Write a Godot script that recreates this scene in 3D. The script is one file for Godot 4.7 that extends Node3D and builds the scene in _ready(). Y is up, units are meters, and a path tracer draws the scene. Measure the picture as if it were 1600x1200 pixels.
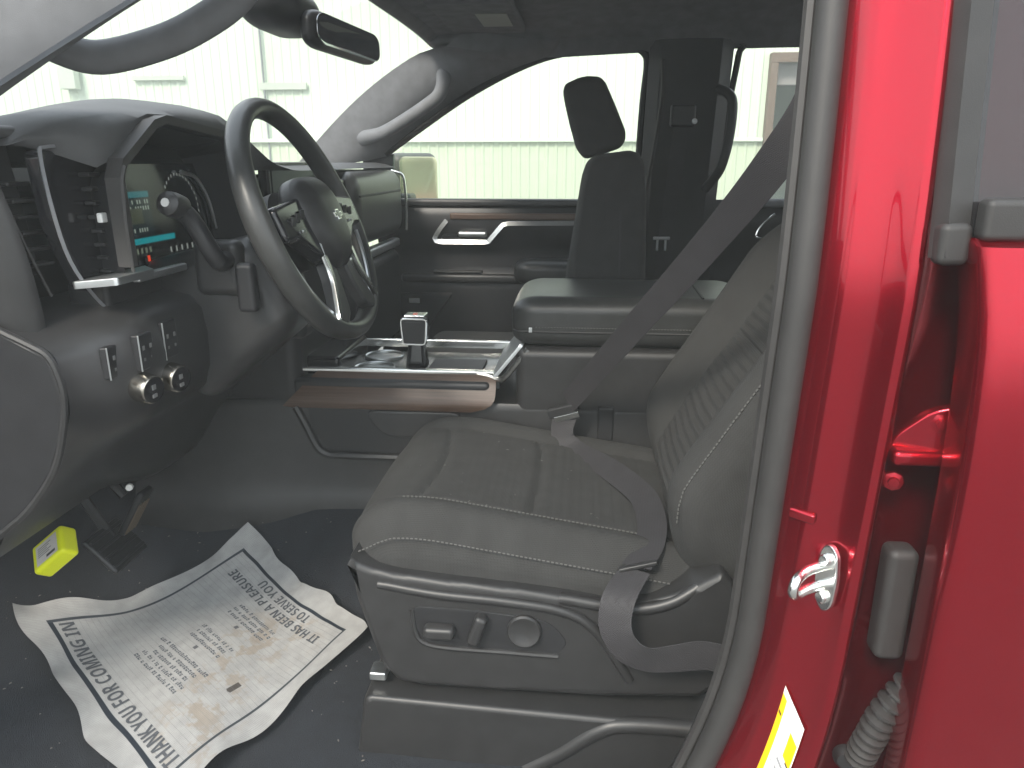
extends Node3D
# Metres; y up; -x is the front of the truck, +z the driver's side where the camera stands.
# y = 0 is the cab floor.

class G:
	var v := PackedVector3Array()
	var t := PackedInt32Array()
	var uv := PackedVector2Array()
	func pt(p: Vector3, q := Vector2.ZERO) -> int:
		v.append(p); uv.append(q); return v.size() - 1
	func tri(a: int, b: int, c: int) -> void:
		t.append(a); t.append(b); t.append(c)
	func quad(a: int, b: int, c: int, d: int) -> void:
		tri(a, b, c); tri(a, c, d)
	# rows: Array of PackedVector3Array, all the same length
	func grid(rows: Array, wrap_row := false, wrap_col := false) -> void:
		var nr := rows.size()
		var nc: int = rows[0].size()
		var b := v.size()
		for i in nr:
			for j in nc:
				pt(rows[i][j], Vector2(float(j) / (nc - 1), float(i) / (nr - 1)))
		for i in (nr if wrap_row else nr - 1):
			var i2 := (i + 1) % nr
			for j in (nc if wrap_col else nc - 1):
				var j2 := (j + 1) % nc
				quad(b + i * nc + j, b + i * nc + j2, b + i2 * nc + j2, b + i2 * nc + j)
	func fan(ring: PackedVector3Array, flip := false) -> void:
		var c := Vector3.ZERO
		for p in ring: c += p
		c /= ring.size()
		var b := pt(c)
		for p in ring: pt(p)
		var n := ring.size()
		for i in n:
			if flip: tri(b, b + 1 + (i + 1) % n, b + 1 + i)
			else: tri(b, b + 1 + i, b + 1 + (i + 1) % n)
	func add(o: G, xf := Transform3D.IDENTITY) -> void:
		var b := v.size()
		for p in o.v: v.append(xf * p)
		uv.append_array(o.uv)
		for k in o.t: t.append(b + k)
	func warp(f: Callable) -> G:
		for i in v.size(): v[i] = f.call(v[i])
		return self
	func moved(xf: Transform3D) -> G:
		for i in v.size(): v[i] = xf * v[i]
		return self

# ---------- mesh building ----------
func bake(g: G, crease := 40.0) -> ArrayMesh:
	var nt := g.t.size() / 3
	var ids := {}
	var wid := PackedInt32Array(); wid.resize(g.v.size())
	for i in g.v.size():
		var k := Vector3i((g.v[i] * 20000.0).round())
		if not ids.has(k): ids[k] = ids.size()
		wid[i] = ids[k]
	var fn := PackedVector3Array(); fn.resize(nt)
	var fa := PackedVector3Array(); fa.resize(nt)
	var adj := []
	adj.resize(ids.size())
	for i in ids.size(): adj[i] = PackedInt32Array()
	for f in nt:
		var a := g.v[g.t[f * 3]]; var b := g.v[g.t[f * 3 + 1]]; var c := g.v[g.t[f * 3 + 2]]
		var n := (c - a).cross(b - a)
		fa[f] = n
		fn[f] = n.normalized()
		for k in 3:
			adj[wid[g.t[f * 3 + k]]].append(f)
	var cc := cos(deg_to_rad(crease))
	var ov := PackedVector3Array(); var on := PackedVector3Array(); var ou := PackedVector2Array()
	for f in nt:
		if fa[f].length_squared() < 1e-18: continue
		for k in 3:
			var vi := g.t[f * 3 + k]
			var s := Vector3.ZERO
			for q in adj[wid[vi]]:
				if fn[q].dot(fn[f]) > cc: s += fa[q]
			ov.append(g.v[vi]); on.append(s.normalized()); ou.append(g.uv[vi])
	var arr := []
	arr.resize(Mesh.ARRAY_MAX)
	arr[Mesh.ARRAY_VERTEX] = ov; arr[Mesh.ARRAY_NORMAL] = on; arr[Mesh.ARRAY_TEX_UV] = ou
	var m := ArrayMesh.new()
	m.add_surface_from_arrays(Mesh.PRIMITIVE_TRIANGLES, arr)
	return m

func smooth(p: Array, n := 6, closed := false) -> PackedVector3Array:
	var out := PackedVector3Array()
	var c := p.size()
	for i in (c if closed else c - 1):
		var a: Vector3 = p[(i - 1 + c) % c] if closed or i > 0 else p[0] * 2.0 - p[1]
		var b: Vector3 = p[i]
		var d: Vector3 = p[(i + 1) % c]
		var e: Vector3 = p[(i + 2) % c] if closed or i + 2 < c else p[c - 1] * 2.0 - p[c - 2]
		for k in n: out.append(b.cubic_interpolate(d, a, e, float(k) / n))
	if not closed: out.append(p[c - 1])
	return out

func lines(p: Array) -> PackedVector3Array:
	var o := PackedVector3Array()
	for q in p: o.append(q)
	return o

func tube(path: PackedVector3Array, r, seg := 10, closed := false, flat := 1.0) -> G:
	var g := G.new()
	var rows := []
	var n := path.size()
	var up := Vector3.UP
	var first := true
	for i in n:
		var d: Vector3
		if closed: d = path[(i + 1) % n] - path[(i - 1 + n) % n]
		else: d = path[mini(i + 1, n - 1)] - path[maxi(i - 1, 0)]
		d = d.normalized()
		if first:
			if absf(d.dot(up)) > 0.9: up = Vector3.BACK
			first = false
		up = (up - d * up.dot(d)).normalized()
		var sd := d.cross(up)
		var rr: float = r if (r is float) else r[i]
		var row := PackedVector3Array()
		for k in seg:
			var a := TAU * k / seg
			row.append(path[i] + sd * cos(a) * rr + up * sin(a) * rr * flat)
		rows.append(row)
	g.grid(rows, closed, true)
	if not closed:
		g.fan(rows[0], true); g.fan(rows[n - 1])
	return g

# ribbon with thickness; across = unit vectors across the band
func ribbon(path: PackedVector3Array, across: PackedVector3Array, w: float, th: float) -> G:
	var g := G.new()
	var rows := []
	var n := path.size()
	for i in n:
		var d := (path[mini(i + 1, n - 1)] - path[maxi(i - 1, 0)]).normalized()
		var s := (across[i] - d * across[i].dot(d)).normalized()
		var nn := s.cross(d)
		var row := PackedVector3Array()
		for q in [Vector2(-1, -.6), Vector2(-.97, -1), Vector2(-.5, -1), Vector2(0, -1), Vector2(.5, -1), Vector2(.97, -1), Vector2(1, -.6), Vector2(1, .6), Vector2(.97, 1), Vector2(.5, 1), Vector2(0, 1), Vector2(-.5, 1), Vector2(-.97, 1), Vector2(-1, .6)]:
			row.append(path[i] + s * q.x * w * .5 + nn * q.y * th * .5)
		rows.append(row)
	g.grid(rows, false, true)
	g.fan(rows[0], true); g.fan(rows[n - 1])
	return g

# rounded box, optionally finely divided so it can be warped
func rbox(c: Vector3, s: Vector3, r, n := 3, div := Vector3i(1, 1, 1)) -> G:
	var g := G.new()
	var h := s * .5
	var rv: Vector3 = r if (r is Vector3) else Vector3(r, r, r)
	rv = rv.min(h * .999)
	var ax := []
	for k in 3:
		var l := PackedFloat32Array()
		for i in n: l.append(-h[k] + rv[k] * i / n)
		for i in div[k] + 1: l.append(lerpf(-h[k] + rv[k], h[k] - rv[k], float(i) / div[k]))
		for i in n: l.append(h[k] - rv[k] + rv[k] * (i + 1) / n)
		ax.append(l)
	for k in 3:
		var a := (k + 1) % 3
		var b := (k + 2) % 3
		for sg in [-1, 1]:
			var rows := []
			for i in ax[a].size():
				var row := PackedVector3Array()
				for j in ax[b].size():
					var jj: int = j if sg > 0 else ax[b].size() - 1 - j
					var p := Vector3.ZERO
					p[k] = sg * h[k]; p[a] = ax[a][i]; p[b] = ax[b][jj]
					var q := p.clamp(-(h - rv), h - rv)
					var d := (p - q) / rv
					if d.length() > 1e-6: p = q + d.normalized() * rv
					row.append(p + c)
				rows.append(row)
			g.grid(rows)
	return g

func box(c: Vector3, s: Vector3, r := .003) -> G:
	return rbox(c, s, r, 2)

func inset(p: PackedVector2Array, b: float) -> PackedVector2Array:
	var o := PackedVector2Array()
	var n := p.size()
	for i in n:
		var e := (p[i] - p[(i - 1 + n) % n]).normalized()
		var f := (p[(i + 1) % n] - p[i]).normalized()
		var m := (e.orthogonal() + f.orthogonal())
		var l := m.length()
		m = m / maxf(l, .1)
		var k := maxf(.35, m.dot(e.orthogonal()))
		o.append(p[i] - m * b / k)
	return o

# extruded outline: 2-D outline on axes ax, ay; depth along az, front edge bevelled
func slab(p: PackedVector2Array, o: Vector3, ax: Vector3, ay: Vector3, az: Vector3, depth: float, bevel := .002) -> G:
	var g := G.new()
	if not Geometry2D.is_polygon_clockwise(p):
		p = p.duplicate(); p.reverse()
	var test := inset(p, bevel)
	var area0 := 0.0; var area1 := 0.0
	for i in p.size():
		area0 += p[i].cross(p[(i + 1) % p.size()]); area1 += test[i].cross(test[(i + 1) % p.size()])
	var sgn := 1.0 if absf(area1) < absf(area0) else -1.0
	var lay := [[0.0, 0.0], [depth - bevel, 0.0], [depth - bevel * .3, bevel * .3], [depth, bevel]]
	var rows := []
	for l in lay:
		var q := inset(p, sgn * l[1])
		var row := PackedVector3Array()
		for w in q: row.append(o + ax * w.x + ay * w.y + az * l[0])
		rows.append(row)
	g.grid(rows, false, true)
	for e in [0, 3]:
		var ix := Geometry2D.triangulate_polygon(p)
		if ix.is_empty(): print("cap failed ", p.size())
		var b := g.v.size()
		for w in rows[e]: g.pt(w)
		for i in range(0, ix.size(), 3):
			if e == 0: g.tri(b + ix[i], b + ix[i + 1], b + ix[i + 2])
			else: g.tri(b + ix[i], b + ix[i + 2], b + ix[i + 1])
	return g

func poly(a: Array) -> PackedVector2Array:
	var o := PackedVector2Array()
	for i in range(0, a.size(), 2): o.append(Vector2(a[i], a[i + 1]))
	return o

# rounds the corners of an outline
func soft(p: PackedVector2Array, r: float, n := 4) -> PackedVector2Array:
	var o := PackedVector2Array()
	var c := p.size()
	for i in c:
		var a := p[(i - 1 + c) % c]; var b := p[i]; var d := p[(i + 1) % c]
		var l1 := minf(r, a.distance_to(b) * .45); var l2 := minf(r, d.distance_to(b) * .45)
		var s := b + (a - b).normalized() * l1
		var e := b + (d - b).normalized() * l2
		for k in n + 1:
			var f := float(k) / n
			o.append(s.lerp(b, f).lerp(b.lerp(e, f), f))
	return o

func lathe(prof: Array, o: Vector3, axis: Vector3, seg := 24) -> G:
	var g := G.new()
	axis = axis.normalized()
	var u := axis.cross(Vector3.UP if absf(axis.y) < .9 else Vector3.RIGHT).normalized()
	var w := axis.cross(u)
	var rows := []
	for q in prof:
		var row := PackedVector3Array()
		for k in seg:
			var a := TAU * k / seg
			row.append(o + axis * q.y + (u * cos(a) + w * sin(a)) * q.x)
		rows.append(row)
	g.grid(rows, false, true)
	return g

# ---------- objects ----------
var used := {}
func thing(called: String, label: String, category: String, at := Vector3.ZERO, group := "") -> Node3D:
	var o := Node3D.new()
	if used.has(called):
		used[called] += 1
		o.name = "%s_%03d" % [called, used[called]]
	else:
		used[called] = 0
		o.name = called
	add_child(o)
	o.position = at
	o.set_meta("label", label); o.set_meta("category", category)
	if group != "": o.set_meta("group", group)
	return o

# part in world coordinates, under a thing or a part
func part(parent: Node3D, called: String, g: G, m: Material, crease := 40.0, label := "") -> MeshInstance3D:
	var o := MeshInstance3D.new()
	o.name = called
	o.mesh = bake(g, crease)
	o.material_override = m
	parent.add_child(o, true)
	var base := Vector3.ZERO
	var q: Node = parent
	while q != self:
		base += q.position
		q = q.get_parent()
	o.position = -base
	if label != "": o.set_meta("label", label)
	return o

# ---------- materials ----------
func lin(r: float, g: float, b: float) -> Color:
	return Color(r, g, b).linear_to_srgb()

var tex := {}
func noise_img(size: int, freq: float, seed: int, oct := 3, type := FastNoiseLite.TYPE_SIMPLEX_SMOOTH) -> Image:
	var n := FastNoiseLite.new()
	n.seed = seed; n.frequency = freq; n.fractal_octaves = oct; n.noise_type = type
	return n.get_seamless_image(size, size)

func normal_tex(img: Image, strength: float) -> ImageTexture:
	var j: Image = img.duplicate()
	j.convert(Image.FORMAT_RGBA8)
	j.bump_map_to_normal_map(strength)
	return ImageTexture.create_from_image(j)

func tone_tex(img: Image, lo: float, hi: float) -> ImageTexture:
	var j := Image.create(img.get_width(), img.get_height(), false, Image.FORMAT_RGB8)
	for y in img.get_height():
		for x in img.get_width():
			var f := lerpf(lo, hi, img.get_pixel(x, y).r)
			j.set_pixel(x, y, Color(f, f, f))
	return ImageTexture.create_from_image(j)

func mat(c: Color, rough: float, metal := 0.0) -> StandardMaterial3D:
	var m := StandardMaterial3D.new()
	m.albedo_color = c; m.roughness = rough; m.metallic = metal
	m.cull_mode = BaseMaterial3D.CULL_DISABLED
	return m

func grained(c: Color, rough: float, nrm: String, scale: float, tone := "", nscale := 1.0, wear := true) -> StandardMaterial3D:
	var m := mat(c, rough)
	if wear:
		m.detail_enabled = true
		m.detail_albedo = tex.dust
		m.detail_blend_mode = BaseMaterial3D.BLEND_MODE_MUL
		m.detail_uv_layer = BaseMaterial3D.DETAIL_UV_2
		m.uv2_triplanar = true
		m.uv2_world_triplanar = true
		m.uv2_scale = Vector3.ONE * 3.1
	m.uv1_triplanar = true
	m.uv1_world_triplanar = true
	m.uv1_scale = Vector3.ONE * scale
	if nrm != "":
		m.normal_enabled = true
		m.normal_texture = tex[nrm]
		m.normal_scale = nscale
	if tone != "": m.albedo_texture = tex[tone]
	return m

var M := {}
func make_materials() -> void:
	var fine := noise_img(256, .09, 3, 3)
	tex.grain = normal_tex(fine, 3.0)
	var cel := noise_img(256, .06, 5, 2, FastNoiseLite.TYPE_CELLULAR)
	tex.leather = normal_tex(cel, 4.0)
	tex.dust = tone_tex(noise_img(512, .012, 9, 5), .86, 1.0)
	tex.speck = tone_tex(noise_img(256, .2, 12, 2), .6, 1.0)
	# woven cloth
	var wv := Image.create(128, 128, false, Image.FORMAT_L8)
	for y in 128:
		for x in 128:
			var cx := int(x / 8) + int(y / 8)
			var h := absf(sin(PI * x / 8.0)) if cx % 2 == 0 else absf(sin(PI * y / 8.0))
			wv.set_pixel(x, y, Color(h, h, h))
	tex.weave = normal_tex(wv, 3.0)
	tex.weave_tone = tone_tex(wv, .72, 1.0)
	# belt webbing: ribs along the band
	var wb := Image.create(64, 64, false, Image.FORMAT_L8)
	for y in 64:
		for x in 64:
			var h := .5 + .5 * sin(TAU * (x + y) / 8.0)
			wb.set_pixel(x, y, Color(h, h, h))
	tex.web = normal_tex(wb, 3.0)
	# carpet
	var cp := noise_img(512, .28, 21, 3)
	tex.carpet = normal_tex(cp, 6.0)
	tex.carpet_tone = tone_tex(cp, .45, 1.0)
	# wood: grain runs along the first texture axis
	var wi := Image.create(1024, 256, false, Image.FORMAT_RGB8)
	var nw := FastNoiseLite.new(); nw.seed = 4; nw.frequency = .02; nw.fractal_octaves = 4
	for y in 256:
		for x in 1024:
			var f := .5 + .5 * nw.get_noise_2d(x * .09, y * 3.2)
			var k := .5 + .5 * nw.get_noise_2d(x * .5, y * 9.0 + 700)
			f = clampf(f * .7 + k * .3, 0, 1)
			wi.set_pixel(x, y, Color(.24, .185, .152).lerp(Color(.40, .32, .268), f))
	tex.wood = ImageTexture.create_from_image(wi)
	M.plastic = grained(lin(.027, .0265, .027), .42, "grain", 34.0, "", .25)
	M.plastic_dark = grained(lin(.019, .019, .021), .42, "grain", 34.0, "", .25)
	M.pad = grained(lin(.070, .071, .072), .58, "leather", 30.0, "", .25)
	M.trim = grained(lin(.20, .205, .215), .75, "grain", 30.0, "", .3)
	M.pillar_cover = grained(lin(.10, .103, .11), .6, "grain", 30.0, "", .3)
	M.headliner = grained(lin(.21, .212, .225), .95, "carpet", 12.0, "", .3)
	M.leather = grained(lin(.040, .041, .040), .36, "leather", 30.0, "", .25)
	M.cloth = grained(lin(.045, .0448, .0435), .95, "weave", 30.0, "weave_tone", .5)
	M.cloth_dark = grained(lin(.045, .0445, .043), .95, "weave", 30.0, "weave_tone", .5)
	M.belt = grained(lin(.031, .029, .032), .7, "web", 40.0, "", .5)
	M.carpet = grained(lin(.034, .040, .052), 1.0, "carpet", 4.0, "carpet_tone", .8)
	M.rubber = grained(lin(.034, .032, .031), .60, "grain", 26.0, "", .25)
	M.gloss = mat(lin(.012, .012, .014), .12)
	M.black = mat(lin(.015, .015, .016), .55)
	M.chrome = mat(lin(.85, .86, .84), .22, 1.0)
	M.satin = mat(lin(.62, .64, .64), .38, 1.0)
	M.steel = grained(lin(.44, .41, .36), .22, "grain", 40.0, "", .2, false)
	M.steel.metallic = 1.0
	M.wood = mat(Color.WHITE, .42)
	M.wood.albedo_texture = tex.wood
	M.wood.normal_enabled = true
	M.wood.normal_texture = normal_tex(wi, 2.0)
	M.red = mat(lin(.36, .002, .015), .20)
	M.red.metallic = .88
	M.red.clearcoat_enabled = true
	M.red.clearcoat = .6
	M.red.clearcoat_roughness = .03
	M.stitch = mat(lin(.095, .095, .09), .9)
	M.glass = mat(Color(.74, .93, .76, .16), .02)
	M.glass.transparency = BaseMaterial3D.TRANSPARENCY_ALPHA
	M.clear = mat(Color(.90, .97, .86, .08), .02)
	M.clear.transparency = BaseMaterial3D.TRANSPARENCY_ALPHA
	M.tint = mat(Color(.16, .155, .16, .80), .04)
	M.tint.transparency = BaseMaterial3D.TRANSPARENCY_ALPHA
	M.white = mat(lin(.75, .75, .72), .5)
	M.glow = mat(lin(.3, .32, .3), .5)
	M.glow.emission_enabled = true
	M.glow.emission = Color(.5, .55, .52)
	M.glow.emission_energy_multiplier = .5

# ---------- main ----------
func _ready() -> void:
	var cam := Camera3D.new()
	cam.name = "camera"
	add_child(cam)
	cam.position = Vector3(0, .88, 1.6)
	cam.rotation = Vector3(deg_to_rad(-16.7), deg_to_rad(5.4), 0)
	cam.fov = 54.54
	cam.near = .02
	cam.far = 500.0
	cam.current = true
	var we := WorldEnvironment.new()
	we.name = "world_environment"
	var env := Environment.new()
	env.background_mode = Environment.BG_SKY
	var sm := ProceduralSkyMaterial.new()
	sm.sky_top_color = Color(.80, .84, .88)
	sm.sky_horizon_color = Color(.96, .965, .96)
	sm.sky_curve = .25
	sm.ground_bottom_color = Color(.45, .45, .44)
	sm.ground_horizon_color = Color(.75, .75, .73)
	var sky := Sky.new()
	sky.sky_material = sm
	env.sky = sky
	env.background_energy_multiplier = 1.0
	env.tonemap_mode = Environment.TONE_MAPPER_LINEAR
	env.tonemap_exposure = 3.8
	env.fog_enabled = true
	env.fog_density = .021
	env.fog_light_color = Color(.96, .98, .97)
	env.sdfgi_enabled = true
	env.ssao_enabled = true
	env.ssil_enabled = true
	we.environment = env
	add_child(we)
	var sun := DirectionalLight3D.new()
	sun.name = "sun"
	sun.light_energy = .45
	sun.light_angular_distance = 14.0
	sun.light_color = Color(1, .97, .92)
	sun.shadow_enabled = true
	add_child(sun)
	sun.rotation = Vector3(deg_to_rad(-42), deg_to_rad(-22), 0)
	make_materials()
	build_outside()
	build_cab()
	build_pillar()
	build_rear_left_door()
	build_open_door()
	build_right_doors()
	build_dashboard()
	build_column_and_wheel()
	build_console()
	build_driver_seat()
	build_passenger_seat()
	build_belts()
	build_small()

func _xy(p: Array, z: float) -> PackedVector3Array:
	var o := PackedVector3Array()
	for i in range(0, p.size(), 2): o.append(Vector3(p[i], p[i + 1], z))
	return o

# ---------- outside ----------
func build_outside() -> void:
	var g := G.new()
	g.grid([lines([Vector3(-120, -.62, -120), Vector3(120, -.62, -120)]), lines([Vector3(-120, -.62, 120), Vector3(120, -.62, 120)])])
	var gm := grained(lin(.19, .186, .178), .95, "carpet", .9, "dust", 1.0, false)
	var go := part(self, "ground", g, gm)
	go.set_meta("kind", "structure"); go.set_meta("label", "pale grey gravel yard around the truck"); go.set_meta("category", "ground")
	var b := thing("metal_building", "long pale ribbed metal building with a dark open doorway beyond the truck", "building", Vector3(0, -.62, -9))
	var wall := mat(lin(.60, .70, .55), .5)
	var low := mat(lin(.50, .58, .42), .6)
	var gw := G.new(); var gl := G.new()
	var top := PackedVector3Array(); var bot := PackedVector3Array()
	var t2 := PackedVector3Array(); var b2 := PackedVector3Array()
	var x := -16.0
	while x < 13.0:
		for q in [[0.0, 0.0], [.075, 0.0], [.09, .012], [.11, .012], [.125, 0.0]]:
			var gap: bool = x + q[0] > 2.36 and x + q[0] < 4.64
			bot.append(Vector3(x + q[0], 2.16 if gap else 1.16, -9 + q[1])); top.append(Vector3(x + q[0], 4.2, -9 + q[1]))
			b2.append(Vector3(x + q[0], -.62, -8.97 + q[1])); t2.append(Vector3(x + q[0], -.615 if gap else 1.13, -8.97 + q[1]))
		x += .125
	gw.grid([top, bot]); gl.grid([t2, b2])
	part(b, "wall", gw, wall, 20)
	part(b, "wainscot", gl, low, 20)
	part(b, "sill_trim", box(Vector3(-6.85, 1.145, -8.93), Vector3(18.3, .05, .05)), wall)
	part(b, "sill_trim", box(Vector3(8.85, 1.145, -8.93), Vector3(8.3, .05, .05)), wall)
	part(b, "roof", box(Vector3(-1.5, 4.3, -11.0), Vector3(29.6, .18, 4.6), .02), mat(lin(.4, .4, .4), .6))
	part(b, "end_wall", box(Vector3(-16, 1.8, -11.0), Vector3(.1, 4.8, 3.9)), wall)
	part(b, "end_wall", box(Vector3(13, 1.8, -11.0), Vector3(.1, 4.8, 3.9)), wall)
	var grey := mat(lin(.48, .54, .45), .6)
	part(b, "wall_louvre", box(Vector3(-4.13, 1.85, -8.95), Vector3(.66, .09, .04)), grey)
	part(b, "wall_louvre", box(Vector3(-5.9, 1.97, -8.95), Vector3(.74, .06, .04)), grey)
	part(b, "meter_box", box(Vector3(-7.17, 1.98, -8.9), Vector3(.23, .30, .12), .01), grey)
	part(b, "downspout", box(Vector3(-4.40, 2.5, -8.95), Vector3(.02, 3.4, .03)), mat(lin(.2, .22, .22), .6))
	part(b, "rear_wall", box(Vector3(-1.5, 1.8, -13.0), Vector3(29, 4.8, .1)), wall)
	# open doorway with weathered brown frame
	var brown := grained(lin(.16, .11, .075), .8, "grain", 3.0)
	part(b, "door_frame", box(Vector3(2.36, .72, -8.95), Vector3(.10, 2.70, .14), .01), brown)
	part(b, "door_frame", box(Vector3(4.64, .72, -8.95), Vector3(.10, 2.70, .14), .01), brown)
	part(b, "door_frame", box(Vector3(3.50, 2.13, -8.95), Vector3(2.38, .12, .14), .01), brown)
	part(b, "door_curtain", box(Vector3(3.50, 1.98, -9.12), Vector3(2.2, .34, .10), .03), mat(lin(.25, .24, .225), .8))

# ---------- cab shell ----------
# windshield edges: s -1..1 across (passenger to driver), t 0 base..1 header
func ws(s: float, t: float) -> Vector3:
	var base := Vector3(-1.06 + .17 * s * s * s * s, .872, s * .755)
	var head := Vector3(-.45 + .03 * s * s, 1.222 - .02 * s * s * s * s, s * .665)
	var p := base.lerp(head, t)
	p.y += .035 * sin(PI * minf(t, 1.0))
	return p

func door_edge(sd: int, t: float) -> Vector3:
	var d := Vector3(-.615, .893, -.79).lerp(Vector3(-.10, 1.168, -.715), t)
	d.y += .034 * sin(PI * minf(t, 1.0))
	if sd > 0:
		# the driver's door opening is cut a little higher and wider
		d = Vector3(-.80, .868, .80).lerp(Vector3(-.06, 1.235, .745), t)
		d.y += .012 * sin(PI * minf(t, 1.0))
	return d

func build_cab() -> void:
	var c := thing("truck_cab", "dark grey inside of the pickup cab with headliner, pillars and carpet", "truck cab", Vector3(0, 0, 0))
	# floor with toe board
	var rows := []
	for i in 41:
		var row := PackedVector3Array()
		for j in 41:
			var x := lerpf(-1.22, 1.3, i / 40.0)
			var z := lerpf(-.80, .86, j / 40.0)
			var y := floor_y(x, z)
			y += .004 * sin(x * 17.0 + z * 5.0) * cos(z * 13.0)
			row.append(Vector3(x, y, z))
		rows.append(row)
	var g := G.new(); g.grid(rows)
	part(c, "floor_carpet", g, M.carpet)
	# grit and lint trodden into the carpet
	g = G.new()
	var rg := RandomNumberGenerator.new(); rg.seed = 77
	for i in 200:
		var gx := rg.randf_range(-1.05, -.30); var gz := rg.randf_range(.16, .80)
		var q := Vector3(gx, floor_y(gx, gz) + .006, gz)
		var sz := rg.randf_range(.0006, .0019)
		var an := rg.randf() * TAU
		var u := Vector3(cos(an), .2, sin(an)) * sz * rg.randf_range(1.0, 2.2); var w := Vector3(-sin(an), .1, cos(an)) * sz
		var k0 := g.pt(q - u); g.pt(q - w); g.pt(q + u); g.pt(q + w); g.pt(q + Vector3(0, sz, 0))
		g.tri(k0, k0 + 1, k0 + 4); g.tri(k0 + 1, k0 + 2, k0 + 4); g.tri(k0 + 2, k0 + 3, k0 + 4); g.tri(k0 + 3, k0, k0 + 4)
	var gr := part(c, "floor_grit", g, mat(lin(.13, .12, .105), .9), 20)
	gr.set_meta("kind", "stuff")
	g = G.new()
	g.grid([lines([Vector3(-1.22, -.1, -.84), Vector3(-1.22, -.1, .86)]), lines([Vector3(-1.22, .9, -.84), Vector3(-1.22, .9, .86)])])
	part(c, "firewall", g, M.black)
	part(c, "underbody", box(Vector3(.05, -.16, .02), Vector3(2.6, .24, 1.74), .02), M.black)
	part(c, "rear_wall", box(Vector3(1.32, .42, 0), Vector3(.06, .9, 1.6), .01), M.plastic_dark)
	# headliner and the painted roof above it
	for k in 2:
		rows = []
		for i in 25:
			var row := PackedVector3Array()
			for j in 25:
				var s := lerpf(-1, 1, j / 24.0)
				var f := i / 24.0
				var x := lerpf(ws(s, 1).x, 1.32, f)
				var zz := s * lerpf(.665, .70, minf(f * 3.0, 1.0))
				var edge := pow(absf(s), 5.0)
				var y := 1.222 + .085 * sin(clampf(f * 1.25, 0, 1) * PI * .5) * (1.0 - edge) - .02 * edge - .05 * edge * (f * f)
				if k == 1: y += .05; zz *= 1.07
				row.append(Vector3(x - (.03 if k == 1 else 0.0), y, zz))
			rows.append(row)
		g = G.new(); g.grid(rows)
		if k == 0: part(c, "headliner", g, M.headliner)
		else: part(c, "roof_skin", g, M.red)
	# windshield
	rows = []
	for i in 13:
		var row := PackedVector3Array()
		for j in 25: row.append(ws(lerpf(-1, 1, j / 24.0), i / 12.0))
		rows.append(row)
	g = G.new(); g.grid(rows)
	part(c, "windshield", g, M.clear)
	# header trim strip
	rows = []
	for i in 5:
		var row := PackedVector3Array()
		for j in 25:
			var s := lerpf(-1.05, 1.05, j / 24.0)
			var p := ws(s, 1)
			var f := i / 4.0
			row.append(p + Vector3(-.035 + .05 * f, -.006 - .012 * sin(PI * f) + (.012 * (f)), 0))
		rows.append(row)
	g = G.new(); g.grid(rows)
	part(c, "header_trim", g, M.trim)
	# A-pillar trims with grab handles, one each side
	for sd in [-1, 1]:
		rows = []
		for i in 19:
			var t := i / 16.0
			var a := ws(sd, t)
			a.z -= sd * .012
			var cor := 1.0 - pow(1.0 - clampf((1.0 - minf(t, 1.0)) / .18, 0, 1), 2.0)
			a += Vector3(.03, -.02, -sd * .05) * (1.0 - cor)
			var d := door_edge(sd, t)
			var row := PackedVector3Array()
			for j in 9:
				var f := j / 8.0
				var p := a.lerp(d, f)
				p += Vector3(.25, -.35, -sd * .9).normalized() * .035 * sin(PI * f)
				row.append(p)
			rows.append(row)
		g = G.new(); g.grid(rows)
		var ap := part(c, "pillar_trim", g, M.trim, 50)
		var hp := smooth([Vector3(-.675, 1.035, .69), Vector3(-.640, 1.012, .677), Vector3(-.602, 1.002, .655), Vector3(-.54, 1.018, .635), Vector3(-.485, 1.040, .628), Vector3(-.43, 1.075, .622), Vector3(-.38, 1.125, .64), Vector3(-.35, 1.16, .68)], 6) if sd > 0 else smooth([Vector3(-.69, .945, -.755), Vector3(-.655, .948, -.715), Vector3(-.60, .960, -.690), Vector3(-.53, .995, -.680), Vector3(-.455, 1.040, -.675), Vector3(-.424, 1.066, -.672), Vector3(-.413, 1.105, -.678), Vector3(-.425, 1.14, -.705)], 6)
		var rr := []
		for i in hp.size():
			var f := float(i) / (hp.size() - 1)
			rr.append(.020 if sd > 0 else .019 + .011 * pow(absf(f - .5) * 2.0, 4.0))
		part(ap, "grab_handle", tube(hp, rr, 12), M.trim)
		part(ap, "corner_trim", rbox(Vector3(-.395, 1.212, sd * .655), Vector3(.11, .05, .09), .02, 3), M.trim)
		# outer skin of the pillar
		rows = []
		for i in 9:
			var t := i / 8.0
			var a := ws(sd, t); var d := door_edge(sd, t)
			rows.append(lines([a + Vector3(.012, -.004, sd * .035), d.lerp(a, .6) + Vector3(.0, .0, sd * .06), d.lerp(a, .3) + Vector3(0, .0, sd * .05)] if sd < 0 else [a + Vector3(-.01, .02, .05), d.lerp(a, .5) + Vector3(-.01, .015, .055), d + Vector3(0, 0, .012)]))
		g = G.new(); g.grid(rows)
		part(c, "pillar_skin", g, M.red if sd < 0 else M.pillar_cover, 50)
		# roof side rail between pillar and rear
		rows = []
		for i in 15:
			var x := lerpf(-.12, 1.32, i / 14.0)
			var y := 1.165 + .02 * sin(clampf((x + .12) / .7, 0, 1) * PI * .5) + (.06 if sd > 0 else 0.0)
			rows.append(lines([Vector3(x - .03, y + .045, sd * .66), Vector3(x - .01, y + .012, sd * .695), Vector3(x, y - .004, sd * .715), Vector3(x, y + .02, sd * .74), Vector3(x, y + .10, sd * .74)]))
		g = G.new(); g.grid(rows)
		part(c, "roof_rail_trim", g, M.headliner, 60)
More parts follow.
